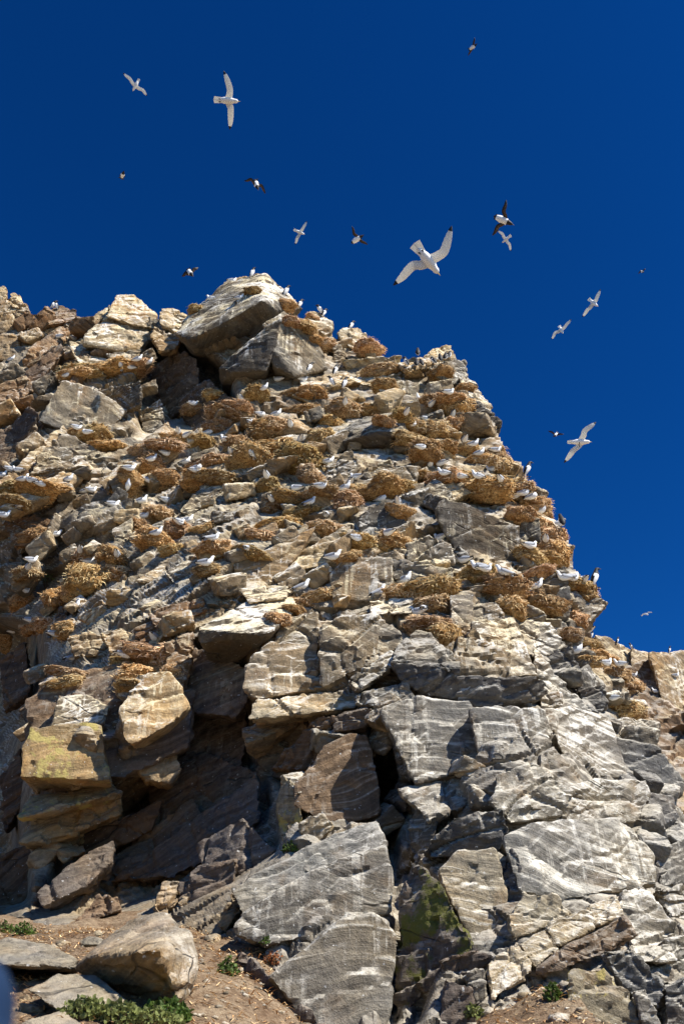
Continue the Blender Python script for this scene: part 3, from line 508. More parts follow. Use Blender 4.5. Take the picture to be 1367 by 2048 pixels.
me = mesh_np('unseen_sea', [(-1500, -1500, -.55), (1500, -1500, -.55), (1500, -3.5, -.55), (-1500, -3.5, -.55)], [(0, 1, 2, 3)]); sm = NT('sea_water'); sg = sm.n('ShaderNodeNewGeometry'); sm.b.inputs['Base Color'].default_value = (.012, .03, .04, 1); sm.b.inputs['Roughness'].default_value = .12  # out of view behind the viewer; dark water added to cut bounced light
sb = sm.n('ShaderNodeBump'); sb.inputs['Distance'].default_value = .2; sm.l(sm.noise(sg.outputs['Position'], .8, 6, .6), sb.inputs['Height']); sm.l(sb.outputs[0], sm.b.inputs['Normal']); me.materials.append(sm.m); tag(link(bpy.data.objects.new('unseen_sea', me)), kind='structure')
def boulder(pts, label, t, r0, n=(0, 0), th=.7, mat=M_ROCK, amp=.5, budget=5000):
    o = block(pts, n=n, d=0, th=th, t=t, r0=r0, parent=None, name='boulder', mat=mat, amp=amp, budget=budget); tag(o, label, 'boulder'); return o
boulder([(185,1916,-.1),(246,1855,-.5),(286,1838,-.6),(333,1833,-.5),(372,1869,-.3),(390,1926,-.2),(378,1982,-.1),(353,2004,0),(249,2004,-.55),(158,1935,-.5),(296,1902,.35),(209,1913,.05),(318,1896,.36),(330,1940,.25)], 'large angular pale boulder with a shaded front on the talus at lower left', 't', 7.3)
boulder([(-40,1885,-.5),(20,1876,-.5),(91,1889,-.4),(150,1917,0),(146,1936,.1),(60,1930,.25),(-40,1926,.2)], 'flat pale rock slab left of the large angular boulder', 'g', 7.9)
boulder([(64,1980,0),(118,1953,-.3),(188,1953,-.3),(234,1990,0),(260,2022,.1),(190,2016,.2),(118,2018,.2)], 'low grey stone in front of the large angular boulder', 'g', 7.1)
boulder([(30,2060,0),(60,2042,0),(125,2024,-.2),(160,2052,0),(150,2110,.1),(60,2110,.1)], 'pale stone cut by the bottom edge beside the green plants', 'g', 6.7, th=.5, budget=3000)
boulder([(355,1804),(364,1792),(377,1793),(376,1808),(360,1813)], 'small brown stone at the top of the talus beside the rock wall', 't', 9.6, n=(-15, 10), th=.15, budget=800)
boulder([(188,1862),(200,1860),(206,1868),(192,1873)], 'small pale stone behind the large angular boulder', 'c', 8.2, n=(0, 20), th=.15, budget=600)
boulder([(160,1880),(180,1872),(206,1878),(200,1890),(165,1890)], 'pale wedge stone between flat slab and large angular boulder', 'w', 8.0, n=(0, 30), th=.25, budget=900)

flush()
# ------------------------------------------------------------------ casting rays on what is built
def hit(px, py):
    dg = bpy.context.evaluated_depsgraph_get(); d = ray(px, py)
    ok, loc, nor, i, o, m = scn.ray_cast(dg, Vector(CAM), Vector(d))
    if not ok: return None
    return np.array(loc), float(np.linalg.norm(np.array(loc) - CAM)), np.array(nor)
# soil and dry stalks lying on the talus
def strips(name, pts, L, wd, mat, flat=.25, parent=None):
    V = []; Fq = []
    for p in pts:
        a = random.uniform(0, 6.283); l = L * random.uniform(.5, 1.3); d = Vector((math.cos(a), math.sin(a), random.uniform(-flat, flat))).normalized(); s = Vector((-d.y, d.x, random.uniform(-.4, .4))).normalized() * wd * random.uniform(.6, 1.3)
        p = Vector(p); m = p + d * l * .5 + Vector((0, 0, random.uniform(0, .25) * l)); e = p + d * l; b = len(V)
        V += [p - s, p + s, m + s, m - s, e]; Fq += [(b, b + 1, b + 2, b + 3), (b + 3, b + 2, b + 4)]
    me = mesh_np(name, V, Fq); me.materials.append(mat); return link(bpy.data.objects.new(name, me), parent)
pp = []
for _ in range(15000): pp.append((random.uniform(-5, 4.5), random.uniform(5.5, 11)))
pa = np.array(pp); zz = gz(pa[:, :1], pa[:, 1:])[:, 0]
so_ = strips('dry_stalks', [(x, y, z + .008) for (x, y), z in zip(pp, zz)], .09, .004, M_BLADE); so_.color = (1.1, 1, .9, 1); tag(so_, 'dead straw and stalks littering the brown talus slope', 'straw', kind='stuff')
pb = rng.uniform((-5, 5.5), (4.5, 11), (2400, 2)); pz = gz(pb[:, :1], pb[:, 1:])[:, 0]; t0 = bmesh.new(); bmesh.ops.create_icosphere(t0, subdivisions=1, radius=1); IV = np.array([v.co[:] for v in t0.verts]); IF = np.array([[v.index for v in f.verts] for f in t0.faces]); t0.free()
ps = np.where(rng.random(2400) < .9, rng.uniform(.008, .03, 2400), rng.uniform(.03, .085, 2400)); PV = (IV[None] * np.stack([np.ones(2400), rng.uniform(.6, 1, 2400), rng.uniform(.4, .8, 2400)], 1)[:, None] + rng.uniform(-.25, .25, (2400, 12, 3))) * ps[:, None, None] + np.c_[pb, pz][:, None]
me = mesh_quads('pebbles', PV.reshape(-1, 3), (IF[None] + 12 * np.arange(2400)[:, None, None]).reshape(-1, 3))
me.materials.append(M_ROCK); o = link(bpy.data.objects.new('pebbles', me)); tint(o, 't'); tag(o, 'loose stone chips scattered over the brown talus slope', 'pebbles', kind='stuff')

# ------------------------------------------------------------------ nests
def nest_mesh(seed, nb=800):
    rs = random.Random(seed); prof = [(0, .20), (.35, .22), (.72, .34), (.95, .30), (1.04, .16), (1.02, -.05), (.96, -.32), (.86, -.62), (.62, -.92), (0, -1.05)]
    prof2 = []
    for i in range(len(prof) - 1):
        for f in (0, .5): prof2.append((prof[i][0] * (1 - f) + prof[i + 1][0] * f, prof[i][1] * (1 - f) + prof[i + 1][1] * f))
    prof2.append(prof[-1]); n = 34; V = []; off = Vector((seed * 3.1, seed * 1.7, 0))
    for (r, z) in prof2:
        for k in range(n):
            a = 2 * math.pi * k / n; p = Vector((r * math.cos(a), r * math.sin(a), z))
            q = mnoise.noise(p * .8 - off) * .30 + mnoise.noise(p * 1.5 + off) * .44 + mnoise.noise(p * 2.9 + off) * .13 + mnoise.noise(p * 9 + off) * .15
            V.append(p * (1 + q) + Vector((0, 0, mnoise.noise(p * 2 - off) * .1)))
    Fq = [(i * n + k, (i + 1) * n + k, (i + 1) * n + (k + 1) % n, i * n + (k + 1) % n) for i in range(len(prof2) - 1) for k in range(n)]
    me = mesh_np('nest', V, [f[::-1] for f in Fq]); shade(me, 0); me.materials.append(M_STRAW)
    BV = []; BFc = []
    for _ in range(nb):
        i = rs.randrange(2, len(prof2) - 3); k = rs.randrange(n); p = V[i * n + k] * rs.uniform(.96, 1.03); a = 2 * math.pi * k / n
        tg = Vector((-math.sin(a), math.cos(a), 0)) * rs.choice((-1, 1)); outw = Vector((math.cos(a), math.sin(a), 0))
        if rs.random() < .65: d = (tg + outw * rs.uniform(0, .5) + Vector((0, 0, rs.uniform(-.5, .3)))).normalized()
        else: d = (outw * rs.uniform(.2, .7) + tg * rs.uniform(-.4, .4) + Vector((0, 0, -1))).normalized()
        l = rs.uniform(.12, .38) if rs.random() < .85 else rs.uniform(.3, .65); sd = d.cross(outw).normalized() * rs.uniform(.012, .030); m = p + d * l * .5 + outw * rs.uniform(.0, .12); e = p + d * l + Vector((0, 0, -rs.uniform(0, .15))); b = len(BV)
        BV += [p - sd, p + sd, m + sd, m - sd, e]; BFc += [(b, b + 1, b + 2, b + 3), (b + 3, b + 2, b + 4)]
    mb = mesh_np('straw_fringe', BV, BFc); mb.materials.append(M_BLADE); return me, mb
NESTM = [nest_mesh(s) for s in range(8)]
# x, y of the middle, width, height in the view
NESTS = [(170,757,70,30),(225,750,75,36),(270,738,55,26),(150,748,40,24),(185,885,60,34),(160,872,40,26),(215,895,45,24),(20,985,60,30),(70,985,60,26),(115,978,50,22),(30,1005,50,26),
 (330,980,42,34),(300,930,46,40),(255,985,40,56),(258,955,34,36),(285,905,40,30),(330,890,50,36),(365,895,60,36),(400,885,44,30),(330,955,36,30),(315,1030,44,40),(365,1065,50,36),(310,1085,54,40),(345,1100,36,32),(280,1052,44,34),
 (430,865,60,34),(455,840,70,30),(480,890,48,40),(420,930,60,34),(440,960,60,34),(395,960,46,34),(500,930,70,36),(530,875,60,46),(560,905,70,50),(600,925,70,56),(550,852,44,44),(605,820,44,30),(620,795,46,26),(580,790,36,24),(510,800,50,24),(470,820,50,22),(640,880,46,50),(660,850,40,30),(690,825,60,40),(740,830,40,26),(765,745,50,26),(770,775,40,22),(620,950,44,40),(535,975,40,36),
 (545,1020,44,44),(575,1000,50,30),(640,985,50,26),(600,1030,56,40),(650,1058,54,34),(695,1010,50,56),(705,985,44,30),(760,985,70,38),(790,975,50,26),(795,1022,38,34),(560,1055,60,34),(520,1070,50,34),(430,1100,54,40),(415,1140,36,30),(405,1060,40,26),(500,1110,50,26),
 (725,1098,66,34),(785,1092,60,40),(695,1115,36,24),(820,880,46,34),(850,905,50,34),(830,855,40,40),(865,862,46,50),(905,850,40,40),(800,838,36,26),(770,850,40,24),(870,815,50,34),(915,820,50,44),(905,800,46,26),(880,745,40,26),(950,760,24,26),(850,960,60,34),(890,955,50,34),(930,965,60,40),(975,980,70,44),(1020,990,60,40),(960,925,50,36),(990,920,46,40),(1030,905,40,44),(925,905,40,34),(890,895,40,24),(1040,1030,44,34),(1085,1000,40,34),(1065,960,34,30),(1060,1000,34,28),(1100,1010,40,30),(1090,1042,34,30),
 (1110,1070,44,54),(1125,1095,44,60),(1090,1120,56,40),(1055,1115,50,40),(1080,1145,50,26),(1095,1095,30,30),(850,1180,80,50),(810,1190,60,44),(885,1185,50,50),(860,1215,60,40),(860,1262,70,50),(885,1270,56,60),(840,1245,46,30),(960,1160,70,40),(1000,1180,70,50),(1045,1200,70,56),(1080,1205,60,56),(1020,1215,50,44),(935,1150,40,26),(975,1150,40,24),
 (640,1195,60,34),(610,1210,46,30),(555,1235,40,34),(585,1218,30,24),(300,1305,66,44),(330,1315,56,56),(270,1325,56,40),(275,1352,56,36),(262,1375,46,26),(345,1345,40,40),(140,1345,44,36),(130,1362,46,24),
 (170,1155,52,60),(150,1185,40,46),(235,1145,44,44),(225,1115,44,40),(160,1110,40,40),(55,1145,40,32),(45,1200,34,36),(110,1190,36,44),(100,1245,50,36),(65,1255,34,30),(20,1285,34,40),(135,1260,36,40),(70,1075,44,28),
 (1150,1170,56,36),(1180,1180,40,44),(1150,1240,36,44),(1165,1290,50,30),(1145,1265,30,34),(1200,1320,50,30),(1225,1345,46,36),(1250,1370,50,44),(1240,1415,56,44),(1265,1425,40,30),(1185,1320,36,26),(590,640,30,24),(570,612,36,26),(606,655,34,36),(505,585,26,16),(745,690,40,24),(395,620,24,24),(655,690,26,26),(625,680,26,22),(645,620,20,14),(430,795,40,22),(390,820,40,22)]
BIGN = []
def top_label(prefix, rel): return prefix + rel
LAND = [('the overhanging summit boulder', 450, 650), ('the pale wedge boulder', 580, 700), ('the grey slab at far left', 165, 815), ('the auk ledge', 845, 725), ('the dark cracked block', 730, 890), ('the smooth grey slab', 960, 1080),
        ('the black-bellied overhang', 490, 1255), ('the yellow lichen slab', 120, 1500), ('the tall double nest', 305, 1330), ('the whitewashed rib', 1010, 1290), ('the pale cracked rectangular block', 720, 1155), ('the right skyline notch', 1175, 1240), ('the shaded left gully', 40, 1320)]
REC = []
def remember(o, base, x, y, cat, group): REC.append((o, base, x, y, cat, group))
placed = []
for i, (x, y, wd, hg) in enumerate(NESTS):
    for dx, dy in ((0, 0), (-10, 8), (-20, 16), (-32, 24)):
        h = hit(x + dx, y + dy)
        if h is not None and hit(x + dx + wd * .3, y + dy - hg * .3) is not None: break
    if h is None: continue
    x, y = x + dx, y + dy
    P, r, nrm = h; s = r / FPX; rx = wd * s * .61; rz = hg * s * .50
    placed.append((P - ray(x, y) * rx * random.uniform(-.30, .02), rx, rz, x, y, wd))
for (P, rx, rz, x, y, wd) in placed:
    k = random.randrange(8); me, mb = NESTM[k]; o = link(bpy.data.objects.new('nest', me)); P = at(x, y, np.linalg.norm(P - CAM))
    o.location = P; o.rotation_euler = (random.uniform(-.12, .12) + .15, random.uniform(-.35, .1), random.gauss(0, .45) + random.choice((0, math.pi))); e_ = random.uniform(.95, 1.3); o.scale = (rx * e_, rx * random.uniform(.75, 1.0), rz * random.uniform(.8, 1.1))
    f = random.uniform(.72, 1.18); o.color = (f * random.uniform(.97, 1.12), f, f * random.uniform(.8, 1.1), 1)
    q = link(bpy.data.objects.new('straw_fringe', mb), o); q.color = o.color
    remember(o, ('broad' if wd > 58 else 'small' if wd < 38 else 'shaggy') + ' straw nest', x, y, 'nest', 'seabird nests on the cliff')

# ------------------------------------------------------------------ birds
def ring_body(rings, n=12):
    V = []; Fq = []
    for i, (x, z, ry, rz) in enumerate(rings):
        a = rings[max(i - 1, 0)]; b = rings[min(i + 1, len(rings) - 1)]; d = Vector((b[0] - a[0], 0, b[1] - a[1])).normalized(); up = Vector((-d.z, 0, d.x))
        for k in range(n):
            t = 2 * math.pi * k / n; V.append(Vector((x, 0, z)) + Vector((0, 1, 0)) * ry * math.cos(t) + up * rz * math.sin(t))
    for i in range(len(rings) - 1):
        for k in range(n): Fq.append((i * n + k, i * n + (k + 1) % n, (i + 1) * n + (k + 1) % n, (i + 1) * n + k))
    Fq.append(tuple(range(n))[::-1]); Fq.append(tuple((len(rings) - 1) * n + k for k in range(n))); return V, Fq
def perched(kind, pose):
    if pose == 'sit': rings = [(-.235, .105, .02, .008), (-.17, .105, .04, .022), (-.10, .10, .064, .05), (-.03, .095, .078, .075), (.05, .095, .08, .085), (.10, .115, .07, .075), (.135, .155, .052, .052), (.15, .19, .043, .042), (.158, .222, .04, .04), (.178, .245, .038, .036), (.2, .25, .026, .024), (.213, .248, .012, .012)]
    elif pose == 'stand': rings = [(-.235, .125, .02, .008), (-.17, .145, .04, .022), (-.10, .16, .06, .048), (-.03, .175, .074, .068), (.04, .195, .076, .076), (.09, .235, .066, .068), (.115, .28, .048, .05), (.125, .315, .042, .042), (.135, .345, .04, .04), (.158, .365, .038, .036), (.18, .368, .026, .024), (.193, .365, .012, .012)]
    elif pose == 'tuck': rings = [(-.235, .11, .02, .008), (-.17, .11, .042, .022), (-.10, .105, .066, .052), (-.03, .1, .08, .078), (.05, .1, .082, .086), (.105, .115, .074, .074), (.135, .15, .056, .054), (.125, .185, .046, .04), (.10, .2, .036, .03), (.07, .2, .02, .016)]
    else: rings = [(-.07, .07, .012, .01), (-.06, .10, .035, .03), (-.045, .15, .06, .05), (-.01, .22, .068, .062), (.02, .28, .06, .058), (.035, .33, .044, .044), (.045, .365, .036, .036), (.06, .395, .036, .034), (.085, .402, .026, .024), (.11, .40, .014, .014)]
    V, Fq = ring_body(rings); nb = len(Fq); mi = []
    for f in Fq:
        c = sum((V[i] for i in f), Vector()) / len(f)
        if kind == 'gull': mi.append(0)
        else: mi.append(2 if (c.z > .29 or c.x < -.03 + (c.z - .2) * .35) else 0)
    if kind == 'gull':      # folded wings, one shell each side of the back
        zb = {'sit': 0, 'stand': 1, 'tuck': 0}[pose]
        for sd in (-1, 1):
            b = len(V); n = 9; m = 8
            for i in range(n):
                t = i / (n - 1); x = .085 - .36 * t; hw = .064 * math.sin(math.pi * min(1, t * .88 + .12)) ** .6 * (1 - .55 * t); z0 = .125 - .015 * t + (zb * (.11 - .15 * t))
                for k in range(m):
                    a = 2 * math.pi * k / m; yy = sd * (.074 * (1 - t) ** .6 * 1.0 + .012 + .012 * math.cos(a)); V.append(Vector((x, yy, z0 + hw * math.sin(a) * .9)))
            for i in range(n - 1):
                for k in range(m):
                    f = (b + i * m + k, b + i * m + (k + 1) % m, b + (i + 1) * m + (k + 1) % m, b + (i + 1) * m + k); Fq.append(f if sd < 0 else f[::-1]); mi.append(2 if i >= n - 3 else 1)
            Fq.append(tuple(b + k for k in range(m))); mi.append(1); Fq.append(tuple(b + (n - 1) * m + k for k in range(m))); mi.append(2)
        # mantle across the back
        b = len(V); n = 7
        for i in range(n):
            t = i / (n - 1); x = .07 - .25 * t; z0 = (.175 - .05 * t) + zb * (.105 - .16 * t); hw = .06 * (1 - t) ** .5 + .012
            V += [Vector((x, -hw, z0 - .03)), Vector((x, 0, z0 + .012)), Vector((x, hw, z0 - .03))]
        for i in range(n - 1):
            for k in (0, 1): Fq.append((b + i * 3 + k, b + i * 3 + k + 1, b + i * 3 + k + 4, b + i * 3 + k + 3)); mi.append(1)
    me = mesh_np('gull' if kind == 'gull' else 'auk', V, Fq)
    for m in (M_WHITE, M_GREY, M_BLACK): me.materials.append(m)
    me.polygons.foreach_set('material_index', np.array(mi, np.int32)); shade(me, 0)
    hd = rings[-1]; bx, bz = (hd[0] - .004, hd[1]); sgn = -1 if pose == 'tuck' else 1
    bv = [Vector((bx, .009, bz + .009)), Vector((bx, -.009, bz + .009)), Vector((bx, -.008, bz - .01)), Vector((bx, .008, bz - .01)), Vector((bx + sgn * .04, 0, bz - .01))]
    bk = mesh_np('beak', bv, [(0, 1, 2, 3), (1, 0, 4), (2, 1, 4), (3, 2, 4), (0, 3, 4)]); bk.materials.append(M_BEAK if kind == 'gull' else M_LEG)
    lg = None
    if pose in ('stand', 'auk'):
        top = .12 if pose == 'stand' else .1; lx = .02 if pose == 'stand' else -.01; Vl = []; Fl = []
        for sd in (-1, 1):
            b = len(Vl)
            for z in (top, .01):
                for k in range(5): a = 2 * math.pi * k / 5; Vl.append((lx + .006 * math.cos(a), sd * .03 + .006 * math.sin(a), z))
            Fl += [(b + k, b + (k + 1) % 5, b + 5 + (k + 1) % 5, b + 5 + k) for k in range(5)]; c = len(Vl); Vl += [(lx - .01, sd * .03, .006), (lx + .05, sd * .03 - .02, .003), (lx + .055, sd * .03, .003), (lx + .05, sd * .03 + .02, .003), (lx, sd * .03, .016)]; Fl += [(c, c + 1, c + 4), (c + 1, c + 2, c + 4), (c + 2, c + 3, c + 4), (c + 3, c, c + 4)]
        lg = []
        for sd in (0, 1):
            vv = Vl[sd * 15:(sd + 1) * 15]; ff = [tuple(i - sd * 15 for i in f) for f in Fl if min(f) >= sd * 15 and max(f) < (sd + 1) * 15]; ml = mesh_np('leg', vv, ff); ml.materials.append(M_LEG); lg.append(ml)
    return me, bk, lg
PERCH = {k: perched(*k) for k in (('gull', 'sit'), ('gull', 'stand'), ('gull', 'tuck'), ('auk', 'auk'))}
YAW = {'R': 0, 'L': math.pi, 'A': math.pi / 2, 'T': -math.pi / 2, 'r': .6, 'l': math.pi - .6, 'q': -.6, 'p': math.pi + .6}
FACE = {'R': 'facing right', 'L': 'facing left', 'A': 'turned away', 'T': 'facing out', 'r': 'angled away right', 'l': 'angled away left', 'q': 'angled right', 'p': 'angled left'}
G = 'gull'
BIRDS = [(62,962,'L','sit'),(45,960,'R','sit'),(82,970,'R','tuck'),(136,960,'R','sit'),(240,736,'T','stand'),(275,720,'R','sit'),(262,736,'L','sit'),(118,674,'L','sit'),(148,678,'r','sit'),(3,952,'R','sit'),(20,940,'R','tuck'),(36,942,'L','sit'),(296,726,'R','sit'),(22,720,'R','sit'),(130,752,'R','sit'),(152,856,'R','sit'),(175,866,'L','tuck'),
 (478,597,'R','sit'),(464,562,'R','sit'),(422,598,'L','sit'),(556,760,'l','sit'),(527,778,'R','sit'),(482,798,'A','sit'),(385,808,'r','sit'),(552,830,'R','sit'),(500,850,'r','stand'),(417,866,'R','sit'),(450,880,'L','sit'),(502,914,'T','stand'),(390,942,'R','sit'),(532,952,'A','sit'),(356,864,'A','sit'),(372,872,'l','sit'),(605,760,'R','sit'),
 (690,805,'A','sit'),(812,826,'A','sit'),(838,806,'p','stand'),(862,810,'A','sit'),(897,786,'R','sit'),(852,840,'R','sit'),(822,850,'R','tuck'),(842,896,'R','tuck'),(957,908,'R','sit'),(990,902,'R','sit'),(888,948,'p','sit'),(920,954,'L','sit'),(956,954,'L','sit'),(860,930,'A','sit'),(882,928,'L','sit'),(640,974,'R','sit'),(688,978,'q','sit'),(712,956,'L','sit'),(700,966,'A','sit'),(1046,988,'R','sit'),(1018,880,'A','sit'),(795,1004,'A','sit'),(652,1038,'A','stand'),(712,1078,'R','sit'),(880,1078,'l','sit'),
 (302,920,'R','sit'),(330,908,'R','sit'),(258,938,'R','sit'),(296,962,'r','sit'),(392,938,'R','tuck'),(42,1018,'r','stand'),(6,1032,'R','sit'),(170,984,'R','sit'),(182,982,'R','sit'),(256,974,'T','sit'),(282,1004,'R','sit'),(332,1002,'R','tuck'),(286,1034,'R','sit'),(358,1046,'r','sit'),(374,1042,'R','sit'),(312,1068,'R','sit'),(110,1070,'R','sit'),(422,1086,'R','stand'),(62,1122,'R','sit'),(160,1102,'A','sit'),(176,1124,'r','sit'),(190,1126,'R','tuck'),(233,1110,'A','sit'),(410,1128,'R','sit'),(56,1136,'A','sit'),(124,1164,'A','sit'),(50,1182,'A','sit'),(152,1226,'T','stand'),(60,1242,'R','sit'),(26,1264,'R','sit'),(110,1270,'r','sit'),(308,1278,'A','sit'),(250,1312,'R','sit'),(145,1326,'r','stand'),
 (592,978,'L','tuck'),(543,1000,'A','sit'),(620,1012,'r','stand'),(496,1106,'r','stand'),(664,1116,'R','sit'),(602,1184,'R','stand'),(758,1194,'r','stand'),(808,1162,'R','sit'),(848,1228,'A','stand'),(836,1226,'L','sit'),(776,1068,'l','sit'),
 (1030,994,'L','sit'),(1062,996,'R','tuck'),(1080,1024,'R','sit'),(1118,1032,'R','sit'),(912,1122,'A','sit'),(926,1122,'L','sit'),(957,1136,'L','sit'),(970,1140,'R','sit'),(1010,1156,'l','stand'),(1060,1094,'R','sit'),(1073,1182,'R','stand'),(1090,1080,'A','sit'),(1144,1158,'R','sit'),(1128,1158,'L','sit'),(1168,1162,'A','sit'),(1150,1304,'R','sit'),(1178,1262,'A','sit'),(1212,1328,'R','sit'),(1226,1398,'l','sit'),(1266,1352,'R','sit'),(1310,1384,'L','sit'),(1350,1352,'R','sit'),(1105,990,'A','sit'),(1240,1330,'L','sit'),
 (760,1000,'R','tuck'),(985,940,'L','sit'),(930,880,'A','sit'),(905,830,'A','sit'),(945,890,'R','sit'),(1000,960,'A','sit'),(655,925,'R','sit'),(580,850,'A','sit'),(600,880,'A','sit'),(520,830,'R','tuck'),(460,905,'A','sit'),(370,925,'R','sit'),(225,1010,'R','sit')]
AUKS = [(618,746,'R'),(672,752,'R'),(664,774,'L'),(690,778,'R'),(835,716,'A'),(811,735,'l'),(832,738,'A'),(843,737,'A'),(868,732,'l'),(880,728,'A'),(890,724,'A'),(898,720,'A'),(505,551,'R'),(572,592,'R'),(640,628,'L'),(648,632,'R'),(702,660,'R'),(600,618,'R'),(1235,1288,'R'),(1262,1300,'L'),(1340,1306,'R'),(1193,1166,'R'),(1184,1258,'R'),(105,618,'R'),(112,620,'L'),(1055,945,'R'),(1126,1040,'A')]
def bird_spot(x, y):
    for k in range(9):
        h = hit(x, y + 3 * k)
        if h is not None: return h
def put_bird(kind, x, y, f, pose, h):
    if h is None: return
    P, r, nr = h; P = np.array(P) - ray(x, y) * .05
    me, bk, lg = PERCH[(kind, pose)]; o = link(bpy.data.objects.new(kind, me)); sc_ = (.48 if kind == 'gull' and x > 1190 else .62 if kind == 'gull' else .5 if y > 1200 else .9) * random.uniform(.94, 1.05)
    o.location = P - np.array([0, 0, .055 * sc_]) if pose in ('sit', 'tuck') else P - np.array([0, 0, .02]); o.scale = (sc_,) * 3
    o.rotation_euler = (random.uniform(-.06, .06), random.uniform(-.12, .06), YAW[f] + random.uniform(-.55, .55))
    link(bpy.data.objects.new('beak', bk), o)
    for l in lg or (): link(bpy.data.objects.new('leg', l), o)
    if kind == 'gull': remember(o, 'white gull %s %s' % ({'sit': 'sitting', 'stand': 'standing', 'tuck': 'resting'}[pose], FACE[f]), x, y, 'bird', 'gulls nesting on the cliff')
    else: remember(o, 'black and white auk %s' % FACE[f], x, y, 'bird', 'auks standing on the cliff')
todo = [('gull', x, y, f, p, bird_spot(x, y)) for x, y, f, p in BIRDS] + [('auk', x, y, f, 'auk', bird_spot(x, y)) for x, y, f in AUKS]
shadow_hit = hit(190, 812)
for b in todo: put_bird(*b)

ORD = ['nearest', 'second nearest', 'third nearest', 'fourth nearest', 'fifth nearest', 'sixth nearest', 'seventh nearest', 'eighth nearest', 'ninth nearest', 'tenth nearest', 'eleventh nearest', 'twelfth nearest']
buck = {}
for rec in REC:
    o, base, x, y, cat, gp = rec; nm, lx, ly = min(LAND, key=lambda a: (a[1] - x) ** 2 + (a[2] - y) ** 2); dx, dy = x - lx, y - ly
    rel = ('right of' if dx > 0 else 'left of') if abs(dx) > abs(dy) else ('below' if dy > 0 else 'above')
    buck.setdefault((base, rel, nm), []).append((dx * dx + dy * dy, rec))
for (base, rel, nm), lst in buck.items():
    lst.sort(key=lambda a: a[0])
    for i, (_, (o, b_, x, y, cat, gp)) in enumerate(lst):
        tag(o, f'{base}, {rel} {nm}' if len(lst) == 1 else f'{base}, {ORD[min(i, 11)]} {rel} {nm}', cat, gp)

